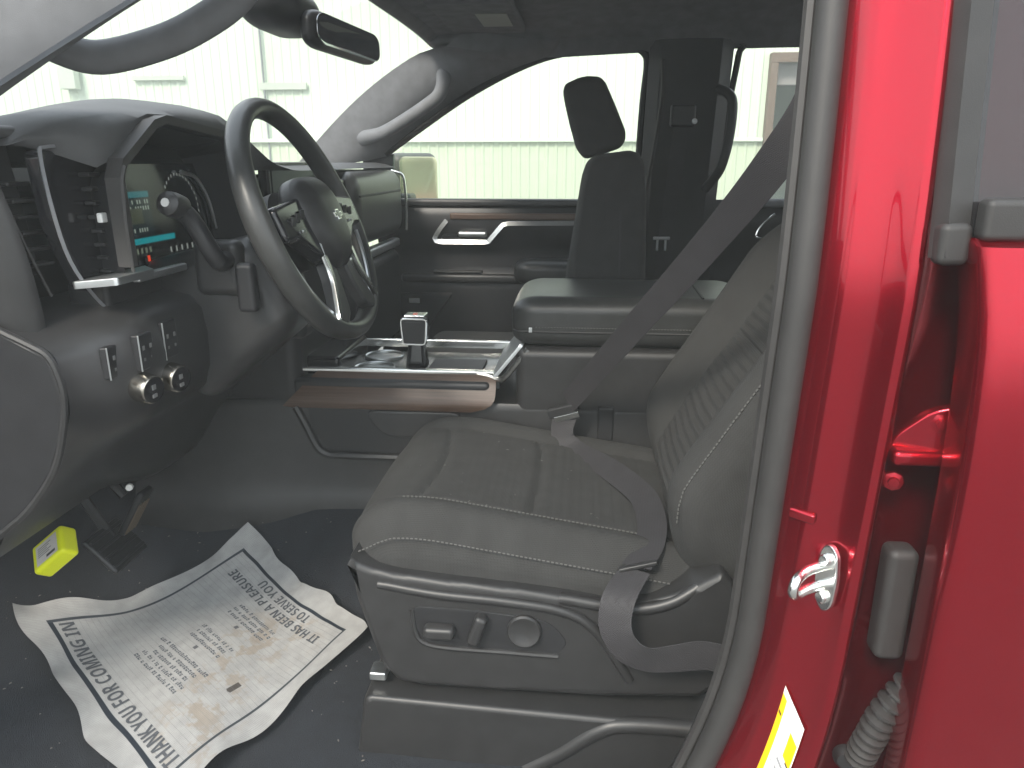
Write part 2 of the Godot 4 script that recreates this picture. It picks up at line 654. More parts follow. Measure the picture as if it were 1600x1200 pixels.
	# passenger-side pillar behind the front door
	rows = []
	for i in 15:
		var y := lerpf(-.02, 1.20, i / 14.0)
		var zz := -.775 if y < .72 else lerpf(-.775, -.690, (y - .72) / .48)
		var w0 := lerpf(.165, .172, clampf((y - .7) / .5, 0, 1))
		if y < .7: w0 = .165
		rows.append(lines([Vector3(w0 - .002, y, zz - .05), Vector3(w0, y, zz - .01), Vector3(w0 + .03, y, zz + .025), Vector3(w0 + .11, y, zz + .035), Vector3(w0 + .195, y, zz + .025), Vector3(w0 + .232, y, zz - .01), Vector3(w0 + .235, y, zz - .05)]))
	g = G.new(); g.grid(rows)
	var bp := part(c, "pillar_trim", g, M.plastic_dark, 35, "dark passenger side middle pillar trim with an upright grab handle")
	part(bp, "pillar_edge_seal", tube(smooth([Vector3(.205, 1.15, -.665), Vector3(.21, 1.05, -.672), Vector3(.195, .9, -.70), Vector3(.18, .75, -.735), Vector3(.178, .5, -.74)], 5), .006, 6), M.rubber)
	part(bp, "grab_handle", tube(smooth([Vector3(.362, 1.075, -.70), Vector3(.39, 1.06, -.672), Vector3(.404, 1.03, -.66), Vector3(.402, .95, -.658), Vector3(.388, .87, -.66), Vector3(.37, .83, -.675), Vector3(.352, .80, -.70)], 5), .014, 10), M.plastic_dark)
	# overhead: folded visor with its label, lamp console
	var vz := thing("sun_visor", "grey sun visor folded up against the headliner with a pale label", "sun visor", Vector3(-.24, 1.215, -.40))
	part(vz, "visor_panel", rbox(Vector3(-.27, 1.222, -.40), Vector3(.20, .020, .42), .009, 3), M.headliner)
	part(vz, "warning_label", box(Vector3(-.232, 1.2105, -.40), Vector3(.075, .002, .17), .0008), mat(lin(.30, .31, .27), .6))
	var oc := thing("overhead_console", "dark overhead console with a small reading lamp", "overhead console", Vector3(-.30, 1.21, -.05))
	part(oc, "housing", rbox(Vector3(-.28, 1.235, 0), Vector3(.22, .05, .30), .02, 4), M.plastic_dark)
	part(oc, "lamp_lens", box(Vector3(-.312, 1.2085, -.11), Vector3(.022, .004, .034), .0015), mat(lin(.75, .68, .58), .2))

# ---------- driver's side B-pillar ----------
func pil(y: float, x: float, z: float) -> Vector3:
	# shape of the opening: leans in above the belt, sweeps forward at the sill
	var dx := 0.0
	var dz := 0.0
	if y > .75: dz = -.055 * pow((y - .75) / .35, 1.3)
	dx += .015 * clampf((y - .6) / .4, -1.0, 1.5)
	if y < .40:
		var k := (.40 - y)
		dx -= .62 * k * k * clampf(1.2 - (x - .2) * 6.0, .25, 1.2)
	# the gap ahead of the rear door is deep below the belt line
	if x > .293 and z > .88: dz -= .030 * smoothstep(.90, .66, y) * clampf((x - .293) / .012, 0, 1)
	return Vector3(x + dx, y, z + dz)

func floor_y(x: float, z: float) -> float:
	# flat floor, toe board at the front, tunnel hump beside the console
	var y := 0.0
	if x < -.86: y += pow((-.86 - x) / .36, 1.5) * .30
	var h := .20 * pow(clampf((.42 - absf(z)) / .27, 0, 1), 2.0)
	return maxf(y, h) + .25 * minf(y, h)

func build_pillar() -> void:
	var c := thing("door_pillar", "glossy red middle door pillar with grey rubber seal and chrome latch striker", "door pillar", Vector3(.25, 0, .88))
	var prof := [[.2085, .845], [.222, .865], [.232, .882], [.239, .889], [.246, .890], [.262, .902], [.272, .911], [.276, .919], [.281, .923], [.287, .922], [.292, .915], [.297, .905], [.315, .895], [.345, .893], [.40, .893]]
	var rows := []
	for i in 45:
		var y := lerpf(-.12, 1.26, i / 44.0)
		var row := PackedVector3Array()
		for q in prof: row.append(pil(y, q[0], q[1]))
		rows.append(row)
	var g := G.new(); g.grid(rows)
	part(c, "pillar_panel", g, M.red, 55)
	# grey rubber seal: two lips
	var p1 := PackedVector3Array(); var p2 := PackedVector3Array()
	for i in 45:
		var y := lerpf(-.12, 1.26, i / 44.0)
		p1.append(pil(y, .2085, .852)); p2.append(pil(y, .1935, .836))
	part(c, "weatherstrip", tube(p1, .0155, 12), M.rubber)
	part(c, "weatherstrip", tube(p2, .0075, 8), M.rubber)
	# inner trim behind the seal
	rows = []
	for i in 25:
		var y := lerpf(-.05, 1.24, i / 24.0)
		rows.append(lines([pil(y, .198, .842), pil(y, .205, .79), pil(y, .235, .745), pil(y, .33, .735), pil(y, .42, .745)]))
	g = G.new(); g.grid(rows)
	part(c, "inner_trim", g, M.plastic_dark, 50)
	# latch striker
	var o := pil(.475, .262, .905)
	var n := Vector3(-.88, 0, .47).normalized()
	var tt := n.cross(Vector3.UP).normalized()
	var plate := soft(poly([-.014, 0, -.011, .030, 0, .039, .010, .030, .015, .0, .010, -.030, 0, -.039, -.011, -.030]), .008)
	var st := part(c, "door_striker", slab(plate, o, tt, Vector3.UP, n, .005, .0015), M.chrome)
	for sy in [-1, 1]:
		part(st, "bolt", lathe([Vector2(0, .011), Vector2(.005, .0105), Vector2(.0065, .009), Vector2(.007, .005)], o + Vector3.UP * sy * .021, n, 14), M.chrome, 30)
	var q := o + n * .004
	part(st, "striker_loop", tube(smooth([q + tt * .006 + Vector3.UP * .011, q + n * .022 + tt * .004 + Vector3.UP * .011, q + n * .040 + tt * -.002 + Vector3.UP * .009, q + n * .046 - tt * .004, q + n * .040 - tt * .002 - Vector3.UP * .009, q + n * .022 + tt * .004 - Vector3.UP * .011, q + tt * .006 - Vector3.UP * .011], 5), .0052, 10), M.chrome)
	# pressed recess mark above the striker
	part(c, "access_plug", slab(soft(poly([-.014, -.006, .014, -.006, .014, .006, -.014, .006]), .004), pil(.532, .233, .8835) , Vector3(.79, 0, .61), Vector3.UP, Vector3(-.61, 0, .79), .0035, .0025), M.red, 60)
	# tyre label
	var im := Image.create(128, 256, false, Image.FORMAT_RGB8)
	im.fill(Color(.86, .87, .86))
	im.fill_rect(Rect2i(0, 14, 26, 242), Color(.98, .72, .05))
	im.fill_rect(Rect2i(80, 40, 42, 46), Color(.98, .74, .03))
	im.fill_rect(Rect2i(2, 44, 16, 5), Color(.25, .2, .1))
	im.fill_rect(Rect2i(98, 86, 26, 4), Color(.2, .2, .2))
	for k in 9: im.fill_rect(Rect2i(60 + (k % 3) * 3, 100 + k * 16, 40 - (k % 4) * 4, 6), Color(.55, .55, .56))
	for k in 6: im.fill_rect(Rect2i(34, 120 + k * 22, 16, 3), Color(.6, .6, .6))
	var lm := mat(Color.WHITE, .35)
	lm.albedo_texture = ImageTexture.create_from_image(im)
	g = G.new()
	var lr := []
	var off := Vector3(-.6, 0, .8) * .003
	for i in 9:
		var f := i / 8.0
		var ya := lerpf(.333, .16, f); var yb := lerpf(.293, .12, f)
		lr.append(lines([pil(ya, .2465, .8905) + off, pil(lerpf(ya, yb, .33), .254, .8965) + off, pil(lerpf(ya, yb, .66), .262, .9025) + off, pil(yb, .270, .9095) + off]))
	g.grid(lr)
	part(c, "tyre_label", g, lm, 60, "white and yellow information sticker low on the red pillar")

# ---------- rear driver's-side door ----------
func skin_z(y: float) -> float:
	# outer skin: crown at mid height, leaning in above
	var z := .982
	z -= .10 * pow(clampf((y - .60) / .30, 0, 1), 2.0) * .55
	z -= .05 * pow(clampf((.60 - y) / .8, 0, 1), 2.0)
	return z

func build_rear_left_door() -> void:
	var d := thing("rear_door", "glossy red rear cab door with tinted window and grey belt moulding", "car door", Vector3(.6, 0, .95))
	var rows := []
	for i in 40:
		var y := lerpf(-.25, .812, i / 39.0)
		var z := skin_z(y)
		var e := .330 - .008 * clampf((y - .72) / .09, 0, 1) * clampf((y - .72) / .09, 0, 1)
		if y < .2: e -= .02 * (.2 - y)
		rows.append(lines([Vector3(e + .035, y, z - .065), Vector3(e + .006, y, z - .058), Vector3(e + .001, y, z - .045), Vector3(e, y, z - .016), Vector3(e + .002, y, z - .008), Vector3(e + .008, y, z - .002), Vector3(e + .018, y, z), Vector3(e + .10, y, z + .002), Vector3(e + .5, y, z + .004), Vector3(1.35, y, z)]))
	# shoulder rolls in under the belt moulding
	var l: PackedVector3Array = rows[39]
	var r2 := PackedVector3Array()
	for p in l: r2.append(p + Vector3(0, .006, -.014))
	rows.append(r2)
	var g := G.new(); g.grid(rows)
	part(d, "door_skin", g, M.red, 45)
	var z0 := skin_z(.81) - .006
	part(d, "belt_moulding", rbox(Vector3(.846, .833, z0 - .012), Vector3(1.04, .034, .022), .006, 3), M.rubber)
	# window frame
	var fr := PackedVector3Array()
	for i in 12:
		var y := lerpf(.80, 1.20, i / 11.0)
		fr.append(Vector3(.311 + .012 * (y - .8), y, z0 - .028 - .16 * (y - .82)))
	var ac := PackedVector3Array()
	for i in 12: ac.append(Vector3(.95, 0, -.3))
	part(d, "window_frame", ribbon(fr, ac, .022, .020), M.rubber)
	part(d, "window_channel", tube(PackedVector3Array(Array(fr).map(func(p): return p + Vector3(.016, 0, -.004))), .006, 8), M.black)
	g = G.new()
	g.grid([lines([Vector3(.30, .80, z0 - .022), Vector3(1.3, .80, z0 - .022)]), lines([Vector3(.315, 1.20, z0 - .086), Vector3(1.3, 1.20, z0 - .086)])])
	part(d, "window_glass", g, M.tint)
	part(d, "frame_corner", rbox(Vector3(.312, .812, z0 - .024), Vector3(.026, .036, .022), .007, 3), M.rubber)
	part(d, "inner_panel", rbox(Vector3(.88, .36, .81), Vector3(.86, .82, .06), .02, 3), M.plastic_dark)
	# hinge with bolts
	var n := Vector3(-.25, 0, .97).normalized()
	var t := Vector3(.97, 0, .25).normalized()
	var ho := Vector3(.318, .622, .897)
	var hg := part(d, "hinge", slab(soft(poly([-.022, -.012, .045, -.018, .045, .048, .010, .034, -.016, .008]), .008), ho, t, Vector3.UP, n, .012, .003), M.red, 45)
	part(hg, "hinge_arm", rbox(ho + Vector3(.012, -.010, .016), Vector3(.07, .016, .018), .006, 3), M.red)
	for q in [Vector3(.018, .024, .014), Vector3(-.012, -.040, .004)]:
		part(hg, "bolt", lathe([Vector2(0, .008), Vector2(.005, .0075), Vector2(.0055, .004), Vector2(.0095, .003), Vector2(.0105, 0)], ho + q, n, 6 if q.y > 0 else 8), M.red, 25)
	# check strap cover and wiring boot in the door gap
	part(d, "check_cover", rbox(Vector3(.322, .452, .905), Vector3(.030, .125, .030), .009, 3), M.rubber)
	var bo := []
	var path := smooth([Vector3(.315, .255, .905), Vector3(.318, .29, .915), Vector3(.326, .33, .922), Vector3(.345, .37, .925)], 14)
	for i in path.size(): bo.append(.013 + .0032 * (1.0 if i % 4 < 2 else -1.0))
	part(d, "wiring_boot", tube(path, bo, 14), M.rubber, 25)
	part(d, "grommet", lathe([Vector2(0, .012), Vector2(.010, .011), Vector2(.014, .006), Vector2(.015, 0)], Vector3(.306, .248, .895), n, 16), M.black)

# ---------- passenger-side doors ----------
func glass_pane(d: Node3D, outline: Array, m: Material) -> void:
	# outline x, y pairs; z follows the lean of the side glass
	var g := G.new()
	var p := poly(outline)
	var ix := Geometry2D.triangulate_polygon(p)
	for q in p: g.pt(Vector3(q.x, q.y, -.815 + (q.y - .75) * .22))
	for i in range(0, ix.size(), 3): g.tri(ix[i], ix[i + 1], ix[i + 2])
	part(d, "window_glass", g, m)

func build_open_door() -> void:
	# the driver's own door, swung wide open out of the picture; it shades the pillar and the dash end
	var d := thing("driver_door", "opened front driver door with dark inner panel beside the dashboard", "car door", Vector3(-.98, 0, .96))
	var ax := Vector3(-.36, 0, .93).normalized()
	var nn := Vector3(.93, 0, .36).normalized()
	part(d, "door_skin", slab(soft(poly([0, -.28, 1.05, -.28, 1.08, .3, 1.06, .78, 0, .78]), .04), Vector3(-.98, 0, .97) - nn * .10, ax, Vector3.UP, nn, .05, .01), M.red)
	part(d, "door_panel", slab(soft(poly([.04, -.22, 1.0, -.22, 1.03, .3, 1.0, .76, .04, .76]), .05), Vector3(-.98, 0, .97) - nn * .05, ax, Vector3.UP, nn, .06, .02), M.plastic_dark)
	part(d, "armrest", rbox(Vector3.ZERO, Vector3(.55, .07, .09), .03, 4).moved(Transform3D(Basis(ax, Vector3.UP, ax.cross(Vector3.UP)), Vector3(-.98, .50, .97) + ax * .6 + nn * .04)), M.leather)
	var fr := smooth([Vector3(-.98, .78, .97) + ax * .05, Vector3(-.98, .98, .95) + ax * .30, Vector3(-.98, 1.15, .93) + ax * .62, Vector3(-.98, 1.2, .93) + ax * .98, Vector3(-.98, .98, .95) + ax * 1.03, Vector3(-.98, .78, .97) + ax * 1.03], 6)
	part(d, "window_frame", tube(fr, .022, 8), M.rubber)

func build_right_doors() -> void:
	var d := thing("passenger_door", "closed front passenger door with dark panel, chrome handle trim and wood strip", "car door", Vector3(-.2, 0, -.80))
	# panel: upper, recessed middle and lower bands
	var rows := []
	for i in 31:
		var y := lerpf(-.02, .765, i / 30.0)
		var z := -.800
		if y > .60: z += .028 * smoothstep(.60, .67, y)
		if y > .725: z -= .030 * smoothstep(.725, .765, y)
		if y < .53: z += .018 * smoothstep(.53, .50, y)
		var row := PackedVector3Array()
		for j in 21:
			var x := lerpf(-.66, .162, j / 20.0)
			row.append(Vector3(x, y, z))
		rows.append(row)
	var g := G.new(); g.grid(rows)
	part(d, "door_panel", g, M.plastic_dark, 60)
	part(d, "outer_skin", box(Vector3(-.25, .33, -.90), Vector3(.86, .86, .08), .02), M.red)
	part(d, "belt_trim", rbox(Vector3(-.24, .752, -.788), Vector3(.83, .026, .035), .010, 3), M.plastic)
	glass_pane(d, [-.62, .745, .168, .745, .168, 1.06, .178, 1.15, .165, 1.18, .13, 1.186, 0, 1.18, -.10, 1.168, -.22, 1.125, -.36, 1.055, -.50, .965, -.60, .89], M.glass)
	part(d, "sail_panel", slab(poly([-.70, .74, -.605, .74, -.600, .90, -.70, .90]), Vector3(0, 0, -.812), Vector3.RIGHT, Vector3.UP, Vector3.BACK, .016, .004), M.plastic_dark)
	var ct := smooth([Vector3(-.430, .699, -.769), Vector3(-.452, .672, -.767), Vector3(-.470, .643, -.766)], 3)
	ct.append_array(lines([Vector3(-.466, .635, -.766), Vector3(-.45, .632, -.766), Vector3(-.31, .632, -.765), Vector3(-.298, .634, -.765), Vector3(-.262, .676, -.766), Vector3(-.252, .686, -.767), Vector3(-.235, .690, -.768), Vector3(.155, .694, -.769)]))
	var ac := PackedVector3Array()
	for i in ct.size():
		var a := ct[maxi(i - 1, 0)]; var b := ct[mini(i + 1, ct.size() - 1)]
		ac.append((b - a).cross(Vector3(0, .35, 1)).normalized())
	part(d, "chrome_trim", ribbon(ct, ac, .015, .008), M.chrome, 30)
	var ws_ := part(d, "wood_strip", rbox(Vector3(-.13, .712, -.771), Vector3(.58, .020, .014), .005, 3), M.wood)
	ws_.set_meta("label", "thin brown wood strip above the chrome door trim")
	part(d, "handle_recess", slab(soft(poly([-.455, .640, -.305, .640, -.262, .690, -.425, .700]), .01), Vector3(0, 0, -.779), Vector3.RIGHT, Vector3.UP, Vector3.BACK, .004, .002), M.gloss)
	part(d, "door_handle", rbox(Vector3(-.348, .658, -.762), Vector3(.092, .017, .022), .007, 3), M.satin)
	part(d, "armrest", rbox(Vector3(-.03, .545, -.745), Vector3(.37, .080, .10), Vector3(.05, .032, .04), 5), M.leather)
	part(d, "panel_ledge", rbox(Vector3(-.36, .516, -.778), Vector3(.45, .030, .03), .012, 3), M.plastic)
	part(d, "pull_pocket", rbox(Vector3(-.40, .536, -.778), Vector3(.16, .012, .02), .005, 3), M.black)
	var sp := part(d, "speaker_panel", slab(soft(poly([-.66, .462, -.418, .464, -.49, .365, -.535, .285, -.66, .285]), .012), Vector3(0, 0, -.785), Vector3.RIGHT, Vector3.UP, Vector3.BACK, .012, .004), M.plastic_dark)
	part(sp, "badge", box(Vector3(-.545, .441, -.7715), Vector3(.036, .016, .003), .001), M.satin)
	part(sp, "bright_edge", tube(lines([Vector3(-.66, .464, -.773), Vector3(-.422, .466, -.773), Vector3(-.492, .367, -.773)]), .0028, 6), M.plastic)
	part(d, "window_seal", tube(smooth([Vector3(-.62, .90, -.782), Vector3(-.50, .977, -.765), Vector3(-.36, 1.062, -.745), Vector3(-.22, 1.13, -.73), Vector3(-.10, 1.17, -.722), Vector3(.02, 1.181, -.718), Vector3(.125, 1.185, -.717), Vector3(.158, 1.172, -.72), Vector3(.168, 1.14, -.727), Vector3(.163, 1.05, -.747), Vector3(.160, .9, -.78), Vector3(.158, .76, -.80)], 5), .011, 8), M.black)
	# rear passenger door
	d = thing("rear_passenger_door", "closed rear passenger door with dark panel and pale window sill strip", "car door", Vector3(.8, 0, -.80))
	rows = []
	for i in 21:
		var y := lerpf(-.02, .765, i / 20.0)
		var z := -.80
		if y > .60: z += .028 * smoothstep(.60, .67, y)
		if y > .725: z -= .030 * smoothstep(.725, .765, y)
		rows.append(lines([Vector3(.39, y, z), Vector3(.7, y, z), Vector3(1.3, y, z)]))
	g = G.new(); g.grid(rows)
	part(d, "door_panel", g, M.plastic_dark, 60)
	part(d, "outer_skin", box(Vector3(.85, .33, -.90), Vector3(.94, .86, .08), .02), M.red)
	part(d, "sill_strip", rbox(Vector3(.86, .757, -.772), Vector3(.72, .026, .03), .011, 4), M.trim)
	part(d, "handle_bezel", tube(smooth([Vector3(.575, .725, -.768), Vector3(.545, .70, -.767), Vector3(.525, .668, -.766), Vector3(.54, .652, -.766), Vector3(.66, .652, -.766)], 4), .0045, 8), M.chrome)
	part(d, "door_handle", rbox(Vector3(.63, .675, -.764), Vector3(.10, .016, .02), .006, 3), M.satin)
	glass_pane(d, [.385, .75, 1.28, .75, 1.28, 1.16, 1.2, 1.19, .45, 1.19, .423, 1.18, .412, 1.15], M.glass)
	part(d, "frame_edge", tube(smooth([Vector3(.388, .76, -.80), Vector3(.398, .90, -.77), Vector3(.416, 1.12, -.725), Vector3(.43, 1.185, -.71), Vector3(.50, 1.198, -.707), Vector3(1.28, 1.198, -.707)], 5), .009, 6), M.rubber)
	# exterior mirror
	var m := thing("side_mirror", "passenger side wing mirror outside the front window", "wing mirror", Vector3(-.58, .73, -1.0))
	var mxf := Transform3D(Basis(Vector3.UP, deg_to_rad(-48)), Vector3(-.565, .815, -1.0))
	part(m, "mirror_housing", rbox(Vector3(-.045, 0, 0), Vector3(.085, .18, .17), .03, 4).moved(mxf), mat(lin(.06, .06, .055), .5))
	part(m, "mirror_glass", rbox(Vector3.ZERO, Vector3(.006, .155, .145), Vector3(.002, .02, .02), 3).moved(mxf), mat(lin(.62, .60, .40), .25, 1.0))
	part(m, "mirror_arm", rbox(Vector3(-.59, .76, -.905), Vector3(.05, .03, .09), .01, 3), mat(lin(.03, .03, .03), .5))

# ---------- dashboard ----------
func build_dashboard() -> void:
	var d := thing("dashboard", "dark grey truck dashboard with vents, digital cluster, knobs and centre screen", "dashboard", Vector3(-.75, .3, 0))
	# soft upper pad with the cluster hump
	var rows := []
	for i in 19:
		var u := i / 18.0
		var row := PackedVector3Array()
		for j in 61:
			var z := lerpf(.745, -.75, j / 60.0)
			var hump := smoothstep(.735, .60, z) * smoothstep(.18, .27, z)
			var wide := smoothstep(.75, .40, z) * smoothstep(.05, .30, z)
			var xr := lerpf(-.585, -.640, hump)
			if z > .63: xr = lerpf(-.640, -.70, smoothstep(.63, .72, z))
			var xf := -1.12
			var x := lerpf(xf, xr, u)
			var y := .866 + .010 * u
			y += hump * .060 * smoothstep(.25, .9, u) + wide * .085 * smoothstep(.0, .5, u) * smoothstep(1.45, .55, u) * .62
			if z > .60: y += .035 * smoothstep(.60, .70, z) * smoothstep(.4, .9, u)
			if u > .86: y -= .016 * pow((u - .86) / .14, 2.0) * (1.0 - hump * .6)
			row.append(Vector3(x, y, z))
		rows.append(row)
	# the pad's rear edge rolls down onto the hood rim, the vents and the centre screen
	var sk1 := PackedVector3Array(); var sk2 := PackedVector3Array()
	for p in rows[18]:
		var ty := .862
		var tx := -.615
		if p.z > .64: ty = lerpf(.868, .897, clampf((p.z - .64) / .05, 0, 1)); tx = lerpf(-.628, -.70, clampf((p.z - .64) / .06, 0, 1))
		elif p.z > .535: ty = lerpf(.934, .868, (p.z - .535) / .105); tx = -.628
		elif p.z > .29: ty = lerpf(.922, .940, (p.z - .29) / .245); tx = -.628
		elif p.z > .235: ty = lerpf(.862, .922, (p.z - .235) / .055); tx = -.622
		sk1.append(Vector3(lerpf(p.x, tx, .6) + .006, lerpf(p.y, ty, .45), p.z)); sk2.append(Vector3(tx, ty, p.z))
	rows.append(sk1); rows.append(sk2)
	var g := G.new(); g.grid(rows)
	part(d, "upper_pad", g, M.pad, 60)
	# bulk behind everything
	part(d, "carcass", rbox(Vector3(-.93, .66, 0), Vector3(.36, .36, 1.46), .03, 3), M.plastic_dark)
	# cluster hood: rim and inner walls
	var rim := [Vector2(.632, .735), Vector2(.634, .852), Vector2(.622, .872), Vector2(.535, .924), Vector2(.505, .931), Vector2(.31, .915), Vector2(.280, .898), Vector2(.247, .83), Vector2(.238, .735)]
	var o0 := PackedVector3Array(); var o1 := PackedVector3Array(); var o2 := PackedVector3Array()
	for q in rim:
		o0.append(Vector3(-.618, q.y + .006, q.x)); o1.append(Vector3(-.626, q.y - .003, lerpf(.435, q.x, .985)))
		o2.append(Vector3(-.705, lerpf(.80, q.y, .93) - .008, lerpf(.40, q.x, .86)))
	g = G.new(); g.grid([o1, o2])
	part(d, "cluster_hood", g, M.plastic_dark, 25)
	var ac := PackedVector3Array()
	for q in o0: ac.append(Vector3(1, 0, 0))
	part(d, "hood_rim", ribbon(o0, ac, .022, .012), M.rubber, 25)
	part(d, "hood_edge_trim", ribbon(lines([Vector3(-.607, .872, .628), Vector3(-.607, .855, .637), Vector3(-.608, .80, .640), Vector3(-.611, .735, .634)]), PackedVector3Array([Vector3(.5, 0, .8), Vector3(.5, 0, .8), Vector3(.5, 0, .8), Vector3(.5, 0, .8)]), .012, .004), M.rubber)
	# cluster glass
	var im := Image.create(320, 160, false, Image.FORMAT_RGB8)
	im.fill(Color(.012, .016, .022))
	im.fill_rect(Rect2i(22, 38, 92, 64), Color(.02, .07, .085))
	im.fill_rect(Rect2i(22, 38, 92, 9), Color(.05, .30, .32))
	im.fill_rect(Rect2i(22, 104, 150, 9), Color(.05, .42, .44))
	var rng := RandomNumberGenerator.new(); rng.seed = 3
	for row in 3:
		for k in 12:
			if rng.randf() < .75: im.fill_rect(Rect2i(28 + k * 7, 50 + row * 9 + (22 if row == 2 else 0), 4, 6), Color(.42, .46, .42))
	im.fill_rect(Rect2i(54, 62, 34, 22), Color(.16, .18, .13))
	for k in 20:
		var a := lerpf(-2.4, .9, k / 19.0)
		im.fill_rect(Rect2i(int(210 + cos(a) * 58), int(72 + sin(a) * 58), 3, 5), Color(.5, .52, .5))
	for k in 8:
		im.fill_rect(Rect2i(150 + k * 18, 124, 5, 9), Color(.45, .47, .45))
	for k in 5: im.fill_rect(Rect2i(40 + k * 12, 118, 6, 8), Color(.30, .33, .28))
	im.fill_rect(Rect2i(78, 130, 8, 9), Color(.75, .22, .12))
	var sm := mat(Color(.02, .022, .026), .12)
	sm.emission_enabled = true
	sm.emission_texture = ImageTexture.create_from_image(im)
	sm.emission_energy_multiplier = .32
	g = G.new()
	var a0 := g.pt(Vector3(-.690, .875, .555), Vector2(0, 0)); g.pt(Vector3(-.690, .875, .245), Vector2(1, 0)); g.pt(Vector3(-.680, .705, .245), Vector2(1, 1)); g.pt(Vector3(-.680, .705, .555), Vector2(0, 1))
	g.quad(a0, a0 + 1, a0 + 2, a0 + 3)
	var cs := part(d, "cluster_display", g, sm)
	cs.set_meta("label", "digital instrument cluster showing a teal information panel")
	put_text(cs, "0", Vector3(-.6885, .845, .49), Vector3(0, 0, -1), Vector3(-.05, 1, 0), .026, M.glow)
	part(cs, "cluster_arc", tube(smooth([Vector3(-.683, .862, .345), Vector3(-.681, .85, .30), Vector3(-.679, .81, .268), Vector3(-.676, .76, .258)], 5), .0035, 6), M.satin)
	# gloss black vent surround left of the cluster
	var vp := part(d, "vent_surround", slab(soft(poly([-.700, .893, -.57, .888, -.545, .725, -.60, .690, -.655, .715, -.692, .80]), .012), Vector3(-.690, 0, 0), Vector3(0, 0, -1), Vector3.UP, Vector3.RIGHT, .022, .004), M.gloss)
	part(vp, "surround_edge", ribbon(smooth([Vector3(-.668, .898, .640), Vector3(-.668, .896, .690), Vector3(-.667, .885, .702), Vector3(-.666, .82, .698), Vector3(-.664, .755, .684), Vector3(-.660, .70, .650), Vector3(-.655, .662, .61)], 4), filled(Vector3(.7, 0, .7), 25), .006, .004), M.trim)
	for k in 8:
		part(d, "vent_slat", rbox(Vector3(-.660, .862 - k * .0185, .612 - .002 * k), Vector3(.016, .0055, .048), .002, 2), M.plastic)
	part(d, "vent_tab", box(Vector3(-.648, .806, .628), Vector3(.008, .013, .014), .002), M.white)
	# outer vent in the dash corner
	part(d, "outer_vent_pocket", slab(soft(poly([-.735, .905, -.690, .905, -.668, .735, -.705, .735]), .012), Vector3(-.725, 0, 0), Vector3(0, 0, -1), Vector3.UP, Vector3.RIGHT, .006, .002), M.black)
	for k in 6:
		part(d, "vent_slat", rbox(Vector3(-.712, .852 - k * .0205, .698 - .004 * k), Vector3(.016, .0055, .040), .002, 2), M.plastic)
	# end corner of the dash by the door opening
	rows = []
	for i in 17:
		var f := i / 16.0
		var y := lerpf(.912, .655, f)
		var bul := .012 * sin(PI * f)
		rows.append(lines([Vector3(-.90, y, .756), Vector3(-.78 + bul, y, .756), Vector3(-.745 + bul + .03 * f, y, .753 - .016 * f), Vector3(-.726 + bul + .03 * f, y, .746 - .022 * f), Vector3(-.722 + bul + .03 * f, y, .735 - .024 * f), Vector3(-.745 + bul + .03 * f, y, .727 - .026 * f)]))
	g = G.new(); g.grid(rows)
	part(d, "corner_panel", g, M.plastic, 60)
	part(d, "corner_ledge", rbox(Vector3(-.765, .913, .690), Vector3(.13, .016, .115), .007, 3), M.pad)
	part(d, "corner_bright_line", tube(smooth([Vector3(-.716, .885, .728), Vector3(-.708, .83, .722), Vector3(-.698, .76, .708), Vector3(-.690, .71, .695)], 4), .0020, 6), M.rubber)
	# silver shelf under the vents
	part(d, "silver_shelf", slab(soft(poly([-.60, .688, -.600, .60, -.655, .53, -.665, .688]), .006), Vector3(0, .722, 0), Vector3(1, 0, 0), Vector3(0, 0, 1), Vector3(0, 1, 0), .010, .002).moved(Transform3D(Basis(Vector3.BACK, .10), Vector3.ZERO).translated(Vector3(-.625, .72, .66)).translated_local(-Vector3(-.625, .72, .66))), M.satin)
	part(d, "silver_rail", rbox(Vector3(-.612, .724, .565), Vector3(.012, .011, .13), .003, 2), M.satin)
	part(d, "storage_slot", rbox(Vector3(-.680, .692, .545), Vector3(.06, .055, .19), .008, 2), M.black)
	# knee panel
	var kp := [[-.78, .700], [-.70, .692], [-.640, .687], [-.606, .678], [-.592, .660], [-.586, .62], [-.588, .57], [-.600, .535], [-.640, .505], [-.700, .465], [-.750, .420], [-.785, .375], [-.805, .345], [-.83, .33], [-1.0, .35]]
	rows = []
	for j in 29:
		var z := lerpf(.752, .16, j / 28.0)
		var row := PackedVector3Array()
		var e := smoothstep(.62, .755, z)
		var inn := smoothstep(.50, .30, z)
		for q in kp:
			var x: float = q[0]; var y: float = q[1]
			var face := smoothstep(-.80, -.60, x)
			x -= (.050 * e * e + .012 * e) * face
			if y > .60: y -= .030 * e * face
			# under the column the panel sits back and lower
			if y > .52: y -= (y - .52) * .55 * inn
			x -= .05 * inn * face
			y -= .045 * inn * (1.0 - smoothstep(.50, .60, y))
			row.append(Vector3(x, y, z))
		rows.append(row)
	g = G.new(); g.grid(rows)
	part(d, "knee_panel", g, M.plastic, 60)
	var cap := poly([-.96, .70, -.775, .690, -.737, .680, -.690, .655, -.668, .643, -.660, .620, -.658, .585, -.668, .54, -.690, .488, -.735, .430, -.79, .385, -.83, .335, -.96, .30])
	part(d, "end_cap", slab(cap, Vector3(0, 0, .742), Vector3.RIGHT, Vector3.UP, Vector3.BACK, .012, .003), M.plastic_dark)
	var ce := smooth(Array(_xy([-.760, .76, -.750, .71, -.738, .684, -.690, .659, -.666, .644, -.656, .615, -.655, .585, -.665, .54, -.688, .486, -.735, .428, -.79, .383, -.84, .33], .752)), 4)
	part(d, "end_cap_seam", tube(ce, .0050, 8), M.plastic)
